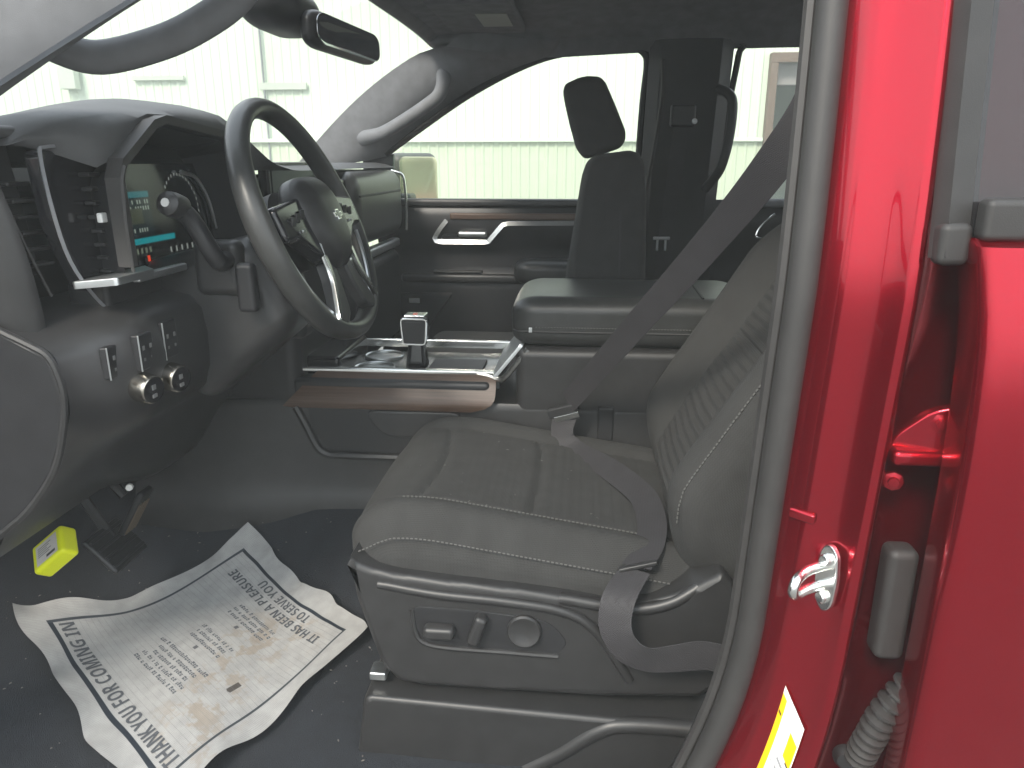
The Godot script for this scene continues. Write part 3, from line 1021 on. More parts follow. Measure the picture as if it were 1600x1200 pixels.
	# switches
	for q in [[.624, .700, .024, .044], [.630, .660, .034, .050], [.634, .606, .036, .054]]:
		var kx := knee_x(q[1])
		var sw := part(d, "switch_panel", rbox(Vector3(kx - .005, q[0], q[1]), Vector3(.012, q[3], q[2]), .003, 2), M.plastic_dark)
		for mk in (1 if q[2] < .03 else 2):
			var mz: float = q[1] + (0.0 if q[2] < .03 else (mk - .5) * q[2] * .5)
			part(sw, "switch_mark", box(Vector3(kx + .0012, q[0] + .006, mz), Vector3(.001, .006, .005), .0003), mat(lin(.16, .16, .155), .5))
			part(sw, "switch_mark", box(Vector3(kx + .0012, q[0] - .010, mz), Vector3(.001, .004, .004), .0003), mat(lin(.12, .12, .115), .5))
		part(sw, "switch_frame", box(Vector3(kx + .0004, q[0], q[1] + q[2] * .5), Vector3(.002, q[3], .0012), .0004), M.satin)
	for zz in [.672, .618]:
		var ax := Vector3(.96, -.10, .26).normalized()
		var ko := Vector3(knee_x(zz) - .004, .582, zz)
		var kn := part(d, "rotary_knob", lathe([Vector2(.0195, -.004), Vector2(.021, .002), Vector2(.0205, .018), Vector2(.0192, .0225), Vector2(.0180, .0235)], ko, ax, 28), M.steel, 30)
		part(kn, "knob_face", lathe([Vector2(0, .0225), Vector2(.0185, .0225), Vector2(.0188, .020)], ko, ax, 24), M.gloss, 30)
		part(kn, "knob_mark", box(ko + ax * .0235 + Vector3(0, .004, 0), Vector3(.002, .007, .008), .0005), mat(lin(.16, .16, .155), .5))
		part(kn, "knob_mark", box(ko + ax * .0235 + Vector3(0, -.008, 0), Vector3(.002, .005, .010), .0005), mat(lin(.16, .16, .155), .5))
	part(d, "bonnet_release", rbox(Vector3(-.645, .515, .53), Vector3(.014, .018, .05), .005, 2), M.plastic_dark)
	part(d, "underdash_bolt", lathe([Vector2(0, .010), Vector2(.006, .009), Vector2(.0065, 0)], Vector3(-.80, .318, .44), Vector3(.4, .2, .9), 8), M.white, 30)
	# centre stack
	var scr := part(d, "centre_screen", rbox(Vector3(-.628, .785, -.02), Vector3(.022, .185, .32), .006, 3), M.gloss)
	var im2 := Image.create(128, 64, false, Image.FORMAT_RGB8)
	im2.fill(Color(.01, .02, .024))
	im2.fill_rect(Rect2i(22, 20, 12, 10), Color(.3, .36, .3)); im2.fill_rect(Rect2i(40, 22, 30, 5), Color(.10, .16, .15))
	var s2 := mat(Color(.02, .03, .034), .15)
	s2.emission_enabled = true; s2.emission_texture = ImageTexture.create_from_image(im2); s2.emission_energy_multiplier = .5
	g = G.new()
	a0 = g.pt(Vector3(-.6155, .868, .125), Vector2(0, 0)); g.pt(Vector3(-.6155, .868, -.165), Vector2(1, 0)); g.pt(Vector3(-.6155, .705, -.165), Vector2(1, 1)); g.pt(Vector3(-.6155, .705, .125), Vector2(0, 1))
	g.quad(a0, a0 + 1, a0 + 2, a0 + 3)
	part(scr, "screen_face", g, s2)
	part(d, "centre_vent", rbox(Vector3(-.64, .665, -.02), Vector3(.04, .05, .34), .008, 2), M.gloss)
	part(d, "centre_stack", rbox(Vector3(-.68, .52, -.01), Vector3(.20, .34, .34), .03, 3), M.plastic_dark)
	# passenger side
	part(d, "passenger_pad", rbox(Vector3(-.69, .760, -.46), Vector3(.28, .19, .50), Vector3(.04, .05, .05), 5), M.leather)
	part(d, "pad_seam", rbox(Vector3(-.549, .795, -.45), Vector3(.004, .006, .42), .0015, 2), M.black)
	part(d, "pad_end_trim", tube(smooth([Vector3(-.585, .852, -.700), Vector3(-.552, .838, -.702), Vector3(-.545, .80, -.704), Vector3(-.543, .74, -.704), Vector3(-.545, .675, -.700)], 5), .004, 8), M.chrome)
	part(d, "passenger_vent", rbox(Vector3(-.60, .775, -.20), Vector3(.05, .13, .05), .012, 3), M.gloss)
	part(d, "silver_band", rbox(Vector3(-.585, .637, -.46), Vector3(.03, .026, .52), .008, 3), M.satin)
	part(d, "glovebox", rbox(Vector3(-.70, .485, -.46), Vector3(.26, .27, .52), .03, 4), M.plastic_dark)

func knee_x(z: float) -> float:
	var e := smoothstep(.62, .755, z)
	return -.587 - .050 * e * e - .012 * e

func filled(v: Vector3, n: int) -> PackedVector3Array:
	var o := PackedVector3Array()
	o.resize(n); o.fill(v); return o

func put_text(parent: Node3D, s: String, at: Vector3, right: Vector3, up: Vector3, h: float, m: Material) -> void:
	var tm := TextMesh.new()
	var f := SystemFont.new(); f.font_names = PackedStringArray(["Droid Sans"])
	tm.font = f; tm.text = s; tm.font_size = 32; tm.pixel_size = .01; tm.depth = 0.01
	var arr := tm.get_mesh_arrays()
	var g := G.new()
	var nn := right.cross(up).normalized()
	var k := h / .23
	for p in arr[Mesh.ARRAY_VERTEX]: g.pt(at + right.normalized() * p.x * k + up.normalized() * p.y * k + nn * p.z * k * .1)
	var ix = arr[Mesh.ARRAY_INDEX]
	for q in ix: g.t.append(q)
	part(parent, "digit", g, m, 10)

# ---------- steering column and wheel ----------
func build_column_and_wheel() -> void:
	var n := Vector3(.93, .368, 0).normalized()
	var up := Vector3(-.368, .93, 0).normalized()
	var side := Vector3(0, 0, 1)
	var c := Vector3(-.434, .783, .42)
	var bs := Basis(side, up, n)
	# column
	var k := thing("steering_column", "dark steering column shroud with two control stalks behind the wheel", "steering column", Vector3(-.56, .68, .42))
	var sh := rbox(Vector3(0, -.04, 0), Vector3(.15, .20, .22), .04, 5, Vector3i(3, 3, 6))
	sh.warp(func(p: Vector3) -> Vector3:
		var f: float = (p.z + .10) / .20
		return Vector3(p.x * lerpf(1.15, .95, f), p.y * lerpf(1.25, .8, f) - .005, p.z))
	sh.moved(Transform3D(bs, c - n * .175 - up * .025))
	part(k, "column_shroud", sh, M.plastic, 50)
	part(k, "column_collar", lathe([Vector2(.03, -.08), Vector2(.062, -.08), Vector2(.066, -.06), Vector2(.066, -.035), Vector2(.045, -.028)], c, n, 28), M.plastic_dark, 40)
	var lp := c - n * .115 + side * .07 + up * .0
	var stalk := tube(smooth([lp, lp + side * .05 - up * .005 + n * .004, Vector3(-.560, .800, .56), Vector3(-.572, .822, .585)], 5), .0135, 12)
	var so := part(k, "control_stalk", stalk, M.plastic_dark)
	part(so, "stalk_knob", lathe([Vector2(0, .016), Vector2(.010, .0155), Vector2(.0165, .011), Vector2(.018, .0), Vector2(.017, -.02), Vector2(.0135, -.026)], Vector3(-.571, .821, .585), Vector3(-.05, .25, .97), 20), M.plastic, 35)
	part(so, "stalk_mark", lathe([Vector2(0, .0172), Vector2(.006, .0172), Vector2(.0062, .015)], Vector3(-.571, .821, .585), Vector3(-.05, .25, .97), 12), mat(lin(.5, .5, .48), .4), 30)
	part(k, "control_stalk", tube(smooth([lp - side * .14, lp - side * .20 + up * .01, lp - side * .27 + up * .03], 5), .010, 10), M.plastic_dark)
	part(k, "stalk_boot", rbox(lp + side * .005 - up * .012 - n * .02, Vector3(.075, .085, .035), .014, 4), M.plastic)
	part(k, "lower_stalk", rbox(c - n * .10 + side * .095 - up * .055, Vector3(.03, .075, .022), .008, 3), M.plastic_dark)
	part(k, "ignition_collar", lathe([Vector2(.011, .010), Vector2(.0155, .010), Vector2(.0165, .006), Vector2(.0165, -.01)], Vector3(-.487, .615, .345), Vector3(.7, .1, .7), 24), M.chrome, 30)
	var gm := mat(lin(.02, .05, .02), .4)
	gm.emission_enabled = true; gm.emission = Color(.05, .85, .2); gm.emission_energy_multiplier = .7
	part(k, "start_light", box(Vector3(-.484, .612, .349), Vector3(.004, .010, .005), .001), gm)
	part(k, "ignition_housing", rbox(Vector3(-.515, .605, .325), Vector3(.06, .06, .06), .015, 3), M.black)
	# wheel
	var w := thing("steering_wheel", "black leather steering wheel with bright spoke trims and cross emblem", "steering wheel", c)
	var R := .187
	var rows := []
	for i in 72:
		var a := TAU * i / 72
		var e := Vector2(sin(a), cos(a))
		var row := PackedVector3Array()
		var grip := 1.0 + .10 * exp(-pow((absf(wrapf(a - PI * .5, -PI, PI)) - .0) / .35, 2.0)) + .10 * exp(-pow(wrapf(a + PI * .5, -PI, PI) / .35, 2.0))
		for q in 14:
			var b := TAU * q / 14
			var rr := R + cos(b) * .0150 * grip
			var flatb := 1.0 - .035 * smoothstep(-.75, -1.0, e.y)
			row.append(c + side * e.x * rr + up * e.y * rr * flatb + n * sin(b) * .0180 * grip)
		rows.append(row)
	var g := G.new(); g.grid(rows, true, true)
	part(w, "rim", g, M.leather, 70)
	# bright accent running along the rim's lower inner edge
	for sg in [-1, 1]:
		var ip := PackedVector3Array()
		for i in 15:
			var a: float = lerpf(1.75, 2.75, i / 14.0) * sg
			ip.append(c + side * sin(a) * (R - .0155) + up * cos(a) * (R - .0155) + n * .010)
		part(w, "rim_accent", tube(ip, .0035, 6), M.satin)
	var hub := rbox(Vector3(0, -.005, .008), Vector3(.155, .150, .055), Vector3(.05, .05, .022), 6, Vector3i(3, 3, 1))
	hub.warp(func(p: Vector3) -> Vector3:
		p.x *= 1.0 - .35 * smoothstep(.0, -.09, p.y) + .05 * smoothstep(0, .07, p.y)
		if p.z > 0: p.z += .010 * (1.0 - pow(p.x / .09, 2.0) - pow(p.y / .09, 2.0))
		return p)
	hub.moved(Transform3D(bs, c))
	part(w, "hub_pad", hub, M.plastic, 60)
	# emblem: two crossed bars with bright outline
	var em := slab(poly([-.017, .004, -.0065, .004, -.0075, .0085, .0085, .0085, .0065, .004, .017, .004, .016, -.004, .0065, -.004, .0075, -.0085, -.0085, -.0085, -.0065, -.004, -.018, -.004]), c + n * .0455 - up * .002, side, up, n, .003, .0008)
	var eo := part(w, "emblem", em, M.chrome, 30)
	part(eo, "emblem_inlay", slab(poly([-.0135, .002, -.0045, .002, -.0055, .0062, .0062, .0062, .0045, .002, .0135, .002, .0128, -.002, .0045, -.002, .0055, -.0062, -.0062, -.0062, -.0045, -.002, -.0140, -.002]), c + n * .0483 - up * .002, side, up, n, .0008, .0003), M.gloss, 30)
	for sg in [-1, 1]:
		var sp := part(w, "spoke", slab(soft(poly([sg * .060, .040, sg * .174, .030, sg * .174, -.022, sg * .130, -.020, sg * .062, -.062]), .012), c + n * .002, side, up, n, .022, .006), M.gloss, 45)
		for q in 3:
			part(sp, "button", box(c + n * .0255 + side * sg * (.090 + .021 * (q % 3)) + up * (.012 - .004 * q), Vector3(.004, .014, .013), .0015), M.plastic_dark)
		part(sp, "button_mark", box(c + n * .0262 + side * sg * .111 + up * -.012, Vector3(.003, .004, .010), .0008), M.satin)
		part(w, "lower_spoke", slab(soft(poly([sg * .022, -.065, sg * .055, -.060, sg * .062, -.090, sg * .098, -.150, sg * .078, -.168, sg * .040, -.150, sg * .026, -.105]), .010), c - n * .001, side, up, n, .018, .005), M.plastic, 45)
		var cp := smooth([c + side * sg * .066 - up * .055 + n * .022, c + side * sg * .070 - up * .090 + n * .021, c + side * sg * .098 - up * .140 + n * .018, c + side * sg * .104 - up * .150 + n * .015], 5)
		part(w, "spoke_trim", ribbon(cp, filled(side, cp.size()), .010, .006), M.chrome, 30)
		var cp2 := smooth([c + side * sg * .066 - up * .055 + n * .021, c + side * sg * .060 + up * .0 + n * .024, c + side * sg * .064 + up * .042 + n * .021], 5)
		part(w, "spoke_trim", tube(cp2, .003, 6), M.satin)

# ---------- centre console ----------
func build_console() -> void:
	var k := thing("centre_console", "grey centre console with brown wood side, chrome rails and padded lid", "console", Vector3(-.2, 0, .02))
	# lower body: side walls swept along x
	var rows := []
	var xs := [-.95, -.80, -.66, -.56, -.45, -.30, -.15, 0.0, .15, .34]
	for x in xs:
		var fl := .045 * smoothstep(-.50, -.80, x)
		var row := PackedVector3Array()
		for q in [[.180, .10], [.179, .150], [.178, .178], [.170, .190], [.165, .215], [.160, .26], [.158, .385], [.150, .40], [-.12, .40], [-.155, .38], [-.17, .0]]:
			row.append(Vector3(x, q[1] + 0.0, q[0] + fl * (1.0 if q[0] > 0 else -1.0) * (1.0 - q[1])))
		rows.append(row)
	var g := G.new(); g.grid(rows)
	part(k, "console_body", g, M.plastic, 40)
	# pocket in the side
	part(k, "side_pocket", slab(soft(poly([-.590, .383, -.545, .292, -.525, .285, -.24, .285, -.24, .383]), .02), Vector3(0, 0, .156), Vector3.RIGHT, Vector3.UP, Vector3.BACK, .006, .002), M.black)
	part(k, "pocket_rim", tube(smooth([Vector3(-.592, .385, .163), Vector3(-.573, .345, .164), Vector3(-.552, .298, .165), Vector3(-.530, .281, .165), Vector3(-.49, .279, .165), Vector3(-.24, .279, .165)], 5), .009, 8), M.plastic)
	part(k, "pocket_flap", slab(soft(poly([-.44, .383, -.425, .345, -.395, .325, -.24, .325, -.24, .383]), .02), Vector3(0, 0, .160), Vector3.RIGHT, Vector3.UP, Vector3.BACK, .010, .004), M.plastic)
	# wood panel: slanted band with a rounded aft end
	var wr := []
	for i in 9:
		var f := i / 8.0
		var row := PackedVector3Array()
		for j in 33:
			var h := j / 32.0
			var xl := lerpf(-.548, -.622, f)
			var xr := -.170 - .0 * f
			var e := pow(absf(f - .35) / .65, 4.0)
			xr -= .050 * e * (1.0 if f > .35 else .3)
			var y := lerpf(.458, .384, f)
			var z := lerpf(.136, .178, pow(f, .7)) - .012 * smoothstep(.8, 1.0, f)
			row.append(Vector3(lerpf(xl, xr, h), y, z))
		wr.append(row)
	g = G.new(); g.grid(wr)
	part(k, "wood_panel", g, M.wood, 60, "brown brushed wood panel along the console side")
	part(k, "wood_back", rbox(Vector3(-.39, .418, .135), Vector3(.42, .056, .045), .012, 3), M.plastic_dark)
	# chrome frame round the tray
	part(k, "chrome_rail", rbox(Vector3(-.385, .459, .128), Vector3(.42, .010, .018), .003, 2), M.chrome)
	part(k, "chrome_rail", rbox(Vector3(-.36, .462, -.105), Vector3(.40, .020, .012), .003, 2), M.chrome)
	part(k, "aft_plate", slab(soft(poly([-.115, 0, .145, 0, .145, .105, -.115, .105]), .012), Vector3(-.178, .443, 0), Vector3(0, 0, 1), Vector3(.62, .78, 0).normalized(), Vector3(-.78, .62, 0).normalized(), .008, .003), M.satin)
	part(k, "corner_trim", tube(smooth([Vector3(-.215, .459, .130), Vector3(-.185, .455, .136), Vector3(-.165, .450, .143), Vector3(-.150, .458, .147), Vector3(-.125, .490, .147), Vector3(-.105, .516, .146)], 5), .0065, 8), M.chrome)
	part(k, "tray", rbox(Vector3(-.385, .432, .01), Vector3(.44, .018, .235), .004, 2), mat(lin(.07, .08, .078), .25))
	part(k, "tray_pad", rbox(Vector3(-.27, .443, .03), Vector3(.12, .006, .12), .002, 2), M.rubber)
	part(k, "front_pocket", rbox(Vector3(-.56, .45, .0), Vector3(.10, .06, .22), .01, 2), M.gloss)
	for q in [[-.45, .055], [-.455, -.05]]:
		part(k, "cup_holder", lathe([Vector2(.040, .004), Vector2(.043, .006), Vector2(.045, .004), Vector2(.045, .0), Vector2(.0, .0005)], Vector3(q[0], .4412, q[1]), Vector3.UP, 28), M.satin, 30)
	# gear selector
	var so := Vector3(-.355, .44, .045)
	var sl := rbox(Vector3(0, .035, 0), Vector3(.040, .07, .040), .012, 3, Vector3i(2, 5, 2))
	sl.warp(func(p: Vector3) -> Vector3: return Vector3(p.x * lerpf(1.25, .8, p.y / .07), p.y, p.z * lerpf(1.3, .8, p.y / .07)))
	sl.moved(Transform3D(Basis.IDENTITY, so))
	var sh := part(k, "gear_selector", sl, M.gloss, 50)
	var kb := rbox(Vector3(0, .088, 0), Vector3(.052, .058, .050), .012, 3, Vector3i(2, 4, 2))
	kb.warp(func(p: Vector3) -> Vector3:
		var f := (p.y - .06) / .058
		return Vector3(p.x * lerpf(.85, 1.05, f), p.y, p.z * lerpf(.85, 1.05, f)))
	kb.moved(Transform3D(Basis.IDENTITY, so))
	part(sh, "selector_grip", kb, M.gloss, 50)
	part(sh, "grip_plate", slab(soft(poly([-.026, .060, .026, .060, .030, .118, .020, .122, -.020, .122, -.030, .118]), .006), so + Vector3(0, 0, .020), Vector3.RIGHT, Vector3.UP, Vector3.BACK, .006, .003), M.plastic_dark)
	var gp := PackedVector3Array()
	for w in soft(poly([-.024, .062, .024, .062, .028, .117, -.028, .117]), .008): gp.append(so + Vector3(w.x, w.y, .0265))
	part(sh, "grip_chrome", tube(gp, .0024, 6, true), M.chrome)
	part(sh, "grip_inlay", slab(soft(poly([-.0225, .066, .0225, .066, .0255, .112, -.0255, .112]), .004), so + Vector3(0, 0, .0250), Vector3.RIGHT, Vector3.UP, Vector3.BACK, .002, .001), M.gloss)
	part(sh, "grip_cap", rbox(so + Vector3(0, .120, 0), Vector3(.046, .008, .042), .003, 2), M.chrome)
	part(sh, "cap_mark", box(so + Vector3(.0, .1245, .004), Vector3(.009, .0015, .012), .0004), mat(lin(.7, .2, .15), .4))
	# bin under the lid and padded lid
	part(k, "storage_bin", rbox(Vector3(.10, .40, .01), Vector3(.46, .24, .29), .02, 3), M.plastic)
	var lid := rbox(Vector3(.105, .568, .0), Vector3(.49, .100, .30), Vector3(.055, .030, .035), 6, Vector3i(12, 2, 8))
	lid.warp(func(p: Vector3) -> Vector3:
		if p.y > .57:
			p.y += .006 * (1.0 - pow(p.z / .15, 2.0))
			p.y -= .0035 * exp(-pow((absf(p.z) - .105) / .004, 2.0))
		return p)
	var lo := part(k, "padded_lid", lid, M.leather, 60)
	part(lo, "lid_seam", tube(smooth([Vector3(-.138, .553, .10), Vector3(-.134, .553, .135), Vector3(-.10, .553, .1508), Vector3(.1, .553, .1508), Vector3(.30, .553, .1508)], 5), .0022, 6), M.black)
	stitches(lo, smooth([Vector3(-.09, .562, .1512), Vector3(.30, .562, .1512)], 2), .006)
	part(lo, "lid_latch", rbox(Vector3(-.10, .557, .153), Vector3(.007, .010, .004), .001, 2), M.satin)
	part(lo, "lid_divider", rbox(Vector3(.235, .6235, .06), Vector3(.004, .003, .16), .001, 2), M.black)

# row of short stitches along a path, one part
func stitches(parent: Node3D, path: PackedVector3Array, step: float, size := .0012) -> void:
	var cv := Curve3D.new()
	for p in path: cv.add_point(p)
	var g := G.new()
	var l := cv.get_baked_length()
	var s := 0.0
	while s < l - step:
		var a := cv.sample_baked(s); var b := cv.sample_baked(s + step * .62)
		var d := (b - a)
		var sd := d.cross(Vector3(.1, .3, 1)).normalized() * size
		var up := sd.cross(d).normalized() * size
		var r0 := lines([a - sd, a + up, a + sd, a - up]); var m := (a + b) * .5
		var r1 := lines([m - sd * 1.3, m + up * 1.5, m + sd * 1.3, m - up * 1.5]); var r2 := lines([b - sd, b + up, b + sd, b - up])
		g.grid([r0, r1, r2], false, true)
		s += step
	var o := part(parent, "stitching", g, M.stitch, 60)
	o.set_meta("kind", "stuff")

# ---------- driver seat ----------
func cush_y(x: float, z: float) -> float:
	# top of the driver's cushion
	var y := .376 - .15 * (x + .24)
	var w := (z - .39) / .245
	y += .014 * smoothstep(.55, .85, absf(w)) - .020 * smoothstep(.80, 1.0, w) - .012 * smoothstep(.80, 1.0, -w)
	y -= .034 * pow(clampf((-.19 - x) / .16, 0, 1), 2.0)
	return y

func seam(d: float, w := .0065) -> float:
	return exp(-pow(d / w, 2.0))

func build_driver_seat() -> void:
	var s := thing("driver_seat", "grey cloth driver seat with plastic side trim and power switches", "car seat", Vector3(-.05, 0, .40))
	var cu := rbox(Vector3(0, 0, 0), Vector3(.56, .16, .49), Vector3(.075, .055, .065), 7, Vector3i(64, 6, 56))
	cu.warp(func(p: Vector3) -> Vector3:
		var x: float = p.x - .075
		var z: float = p.z + .39
		var f: float = (p.y + .08) / .16
		var top := cush_y(x, z)
		var y := lerpf(.215 - .05 * (x + .2), top, f)
		if f > .9:
			# seams: two across, two along
			var w: float = (z - .39) / .245
			var inner := 1.0 - smoothstep(.60, .66, absf(w))
			var dd := (seam(x + .235 + .05 * w * w) + seam(x + .065 + .02 * w * w)) * inner
			dd += seam((absf(w) - .66) * .245, .0065) * smoothstep(-.32, -.27, x)
			y -= .0075 * dd
			if absf(w) < .63 and x > -.06: y += .0012 * sin(x * TAU / .017)
		# plan outline: front corners swept back
		x += .030 * pow(absf((z - .39) / .245), 3.0) * smoothstep(0, -.36, x) * (1.0 if z < .39 else .55)
		# sides swell a little
		z += .010 * sin(clampf(f, 0, 1) * PI) * signf(z - .39) * smoothstep(.15, .245, absf(z - .39))
		return Vector3(x, y, z))
	var co := part(s, "seat_cushion", cu, M.cloth, 60)
	# near bolster seams with stitches
	var st1 := PackedVector3Array(); var st2 := PackedVector3Array()
	for i in 25:
		var x := lerpf(-.27, .14, i / 24.0)
		st1.append(Vector3(x, cush_y(x, .552) + .0015, .5575))
		var x2 := lerpf(-.325, .14, i / 24.0)
		st2.append(Vector3(x2, cush_y(x2, .60) - .032 - .02 * smoothstep(-.26, -.33, x2), .6405))
	stitches(co, st1, .0065, .0011)
	stitches(co, st2, .0065, .0011)
	# apron under the cushion front
	part(s, "cushion_skirt", rbox(Vector3(-.06, .235, .39), Vector3(.50, .09, .44), .03, 4), M.plastic_dark)
	# pale lint caught in the cloth
	var lg := G.new()
	var rl := RandomNumberGenerator.new(); rl.seed = 31
	for i in 26:
		var lx := rl.randf_range(-.30, .08); var lz := rl.randf_range(.22, .58)
		var la := rl.randf() * TAU; var ll := rl.randf_range(.0012, .004)
		var lc := Vector3(lx, cush_y(lx, lz) + .0008, lz)
		var ld := Vector3(cos(la), 0, sin(la)) * ll
		var lsd := Vector3(-sin(la), 0, cos(la)) * .0004
		var li := lg.pt(lc - ld); lg.pt(lc + lsd + Vector3(0, .0006, 0)); lg.pt(lc + ld); lg.pt(lc - lsd)
		lg.quad(li, li + 1, li + 2, li + 3)
	var lo := part(co, "lint", lg, mat(lin(.16, .16, .15), .9))
	lo.set_meta("kind", "stuff")
	# side trim
	var edge := [-.328, .330, -.318, .322, -.296, .312, -.25, .304, -.17, .297, -.09, .291, 0.0, .282, .05, .274, .11, .282, .165, .305, .205, .335, .23, .30, .225, .16, .19, .125, .05, .115, -.10, .114, -.225, .114, -.262, .120, -.288, .148, -.306, .21, -.320, .26]
	part(s, "side_trim", slab(soft(poly(edge), .010), Vector3(0, 0, .610), Vector3.RIGHT, Vector3.UP, Vector3.BACK, .056, .010), M.plastic, 50)
	part(s, "front_trim", rbox(Vector3(-.270, .225, .41), Vector3(.085, .17, .45), Vector3(.03, .05, .05), 5), M.plastic, 50)
	# raised swage along the trim
	var sw := smooth([Vector3(-.285, .287, .662), Vector3(-.20, .278, .667), Vector3(-.10, .272, .668), Vector3(-.02, .262, .668), Vector3(.025, .240, .668), Vector3(.055, .20, .667), Vector3(.085, .150, .666)], 6)
	part(s, "trim_ridge", tube(sw, .0075, 10), M.plastic)
	part(s, "trim_ridge", tube(smooth([Vector3(-.02, .279, .662), Vector3(.06, .270, .665), Vector3(.10, .270, .664), Vector3(.14, .282, .662), Vector3(.175, .303, .655)], 6), .009, 10), M.plastic)
	# switch bay
	part(s, "switch_bay", slab(soft(poly([-.236, .256, -.150, .254, -.050, .246, -.028, .236, -.006, .208, -.020, .188, -.190, .190, -.228, .200]), .014), Vector3(0, 0, .6645), Vector3.RIGHT, Vector3.UP, Vector3.BACK, .0030, .0015), M.plastic_dark)
	part(s, "bay_lip", tube(smooth([Vector3(-.236, .25, .667), Vector3(-.232, .215, .667), Vector3(-.222, .197, .668), Vector3(-.19, .189, .668), Vector3(-.10, .187, .668), Vector3(-.02, .185, .668)], 5), .0042, 8), M.plastic)
	part(s, "seat_slider_switch", rbox(Vector3(-.194, .221, .676), Vector3(.046, .020, .022), .007, 4), M.plastic)
	var rc := rbox(Vector3.ZERO, Vector3(.019, .050, .022), .007, 4)
	rc.moved(Transform3D(Basis(Vector3.BACK, -.32), Vector3(-.138, .228, .676)))
	part(s, "recline_switch", rc, M.plastic)
	part(s, "lumbar_switch", lathe([Vector2(0, .006), Vector2(.012, .006), Vector2(.018, .0085), Vector2(.0225, .0095), Vector2(.025, .007), Vector2(.0255, 0)], Vector3(-.070, .226, .667), Vector3(0, .1, 1), 28), M.plastic, 40)
	# riser and floor-side cover
	part(s, "seat_riser", slab(soft(poly([-.312, .106, .26, .088, .26, -.05, -.335, -.05]), .014), Vector3(0, 0, .55), Vector3.RIGHT, Vector3.UP, Vector3.BACK, .135, .008), M.plastic, 50)
	part(s, "riser_swage", tube(smooth([Vector3(-.16, -.05, .674), Vector3(-.10, -.030, .677), Vector3(-.02, .02, .679), Vector3(.04, .068, .679), Vector3(.09, .082, .678), Vector3(.22, .080, .678)], 6), .013, 10), M.plastic)
	part(s, "slide_rail", rbox(Vector3(-.05, .108, .60), Vector3(.50, .022, .05), .006, 2), M.black)
	part(s, "rail_end", rbox(Vector3(-.296, .122, .645), Vector3(.026, .014, .03), .003, 2), M.satin)
	part(s, "slide_rail", rbox(Vector3(-.05, .10, .20), Vector3(.50, .03, .05), .006, 2), M.black)
	# backrest
	var lean := deg_to_rad(30.5)
	var up := Vector3(sin(lean), cos(lean), 0)
	var fw := Vector3(-cos(lean), sin(lean), 0)
	var o := Vector3(.178, .298, .40)
	var bk := Basis(Vector3(0, 0, 1), up, fw)
	# local: x across, y up the back, z forward
	var bb := rbox(Vector3(0, .33, -.02), Vector3(.50, .68, .15), Vector3(.06, .10, .055), 7, Vector3i(48, 60, 6))
	bb.warp(func(p: Vector3) -> Vector3:
		var w: float = p.x / .25
		if p.z > -.01:
			var bol := smoothstep(.50, .80, absf(w))
			p.z += bol * .055 * smoothstep(-.02, .12, p.y) * smoothstep(.62, .42, p.y)
			p.z += .018 * exp(-pow((p.y - .16) / .14, 2.0)) * (1.0 - absf(w))
			var dd := seam((absf(w) - .56) * .25, .005) + seam((absf(w) - .90) * .25, .004) * .7
			if absf(w) < .54: dd += seam(p.y - .50)
			p.z -= .0055 * dd
			
		p.x *= 1.0 - .10 * smoothstep(.45, .68, p.y) - .06 * smoothstep(.08, -.02, p.y)
		return p)
	bb.moved(Transform3D(bk, o))
	var bo := part(s, "backrest", bb, M.cloth, 60)
	for q in [.140, .225]:
		var sp := PackedVector3Array()
		for i in 20:
			var y := lerpf(.06, .50, i / 19.0)
			var bol := smoothstep(.50, .80, q / .25) * .055 * smoothstep(-.02, .12, y) * smoothstep(.62, .42, y)
			sp.append(Transform3D(bk, o) * Vector3(q + .004, y, .055 + bol - (.012 if q > .2 else .001)))
		stitches(bo, sp, .0065, .0012)
	# darker ribbed insert
	var ir := []
	for i in 150:
		var y := lerpf(.045, .495, i / 149.0)
		var row := PackedVector3Array()
		for j in 15:
			var w := lerpf(-.53, .53, j / 14.0)
			var dd := seam((absf(w) - .56) * .25, .0065) + seam(y - .30)
			var z := .055 + .018 * exp(-pow((y - .16) / .14, 2.0)) * (1.0 - absf(w)) - .0055 * dd + .0016 * sin(y * TAU / .018) + .003
			z += smoothstep(.50, .80, absf(w)) * .055 * smoothstep(-.02, .12, y) * smoothstep(.62, .42, y)
			row.append(Transform3D(bk, o) * Vector3(w * .25, y, z))
		ir.append(row)
	var ig := G.new(); ig.grid(ir)
	part(s, "backrest_insert", ig, M.cloth_dark, 60)
	part(s, "backrest_shell", rbox(Vector3.ZERO, Vector3(.46, .60, .05), .02, 4).moved(Transform3D(bk, o + up * .33 - fw * .10)), M.plastic_dark)
	part(s, "hinge_cover", rbox(Vector3(.22, .262, .615), Vector3(.13, .10, .05), .03, 4), M.plastic_dark)
	# belt buckle beside the cushion
	part(s, "belt_buckle", rbox(Vector3(.055, .365, .150), Vector3(.034, .075, .024), .006, 3), M.black)
	part(s, "buckle_stalk", rbox(Vector3(.075, .30, .148), Vector3(.028, .09, .016), .005, 3), M.plastic_dark)

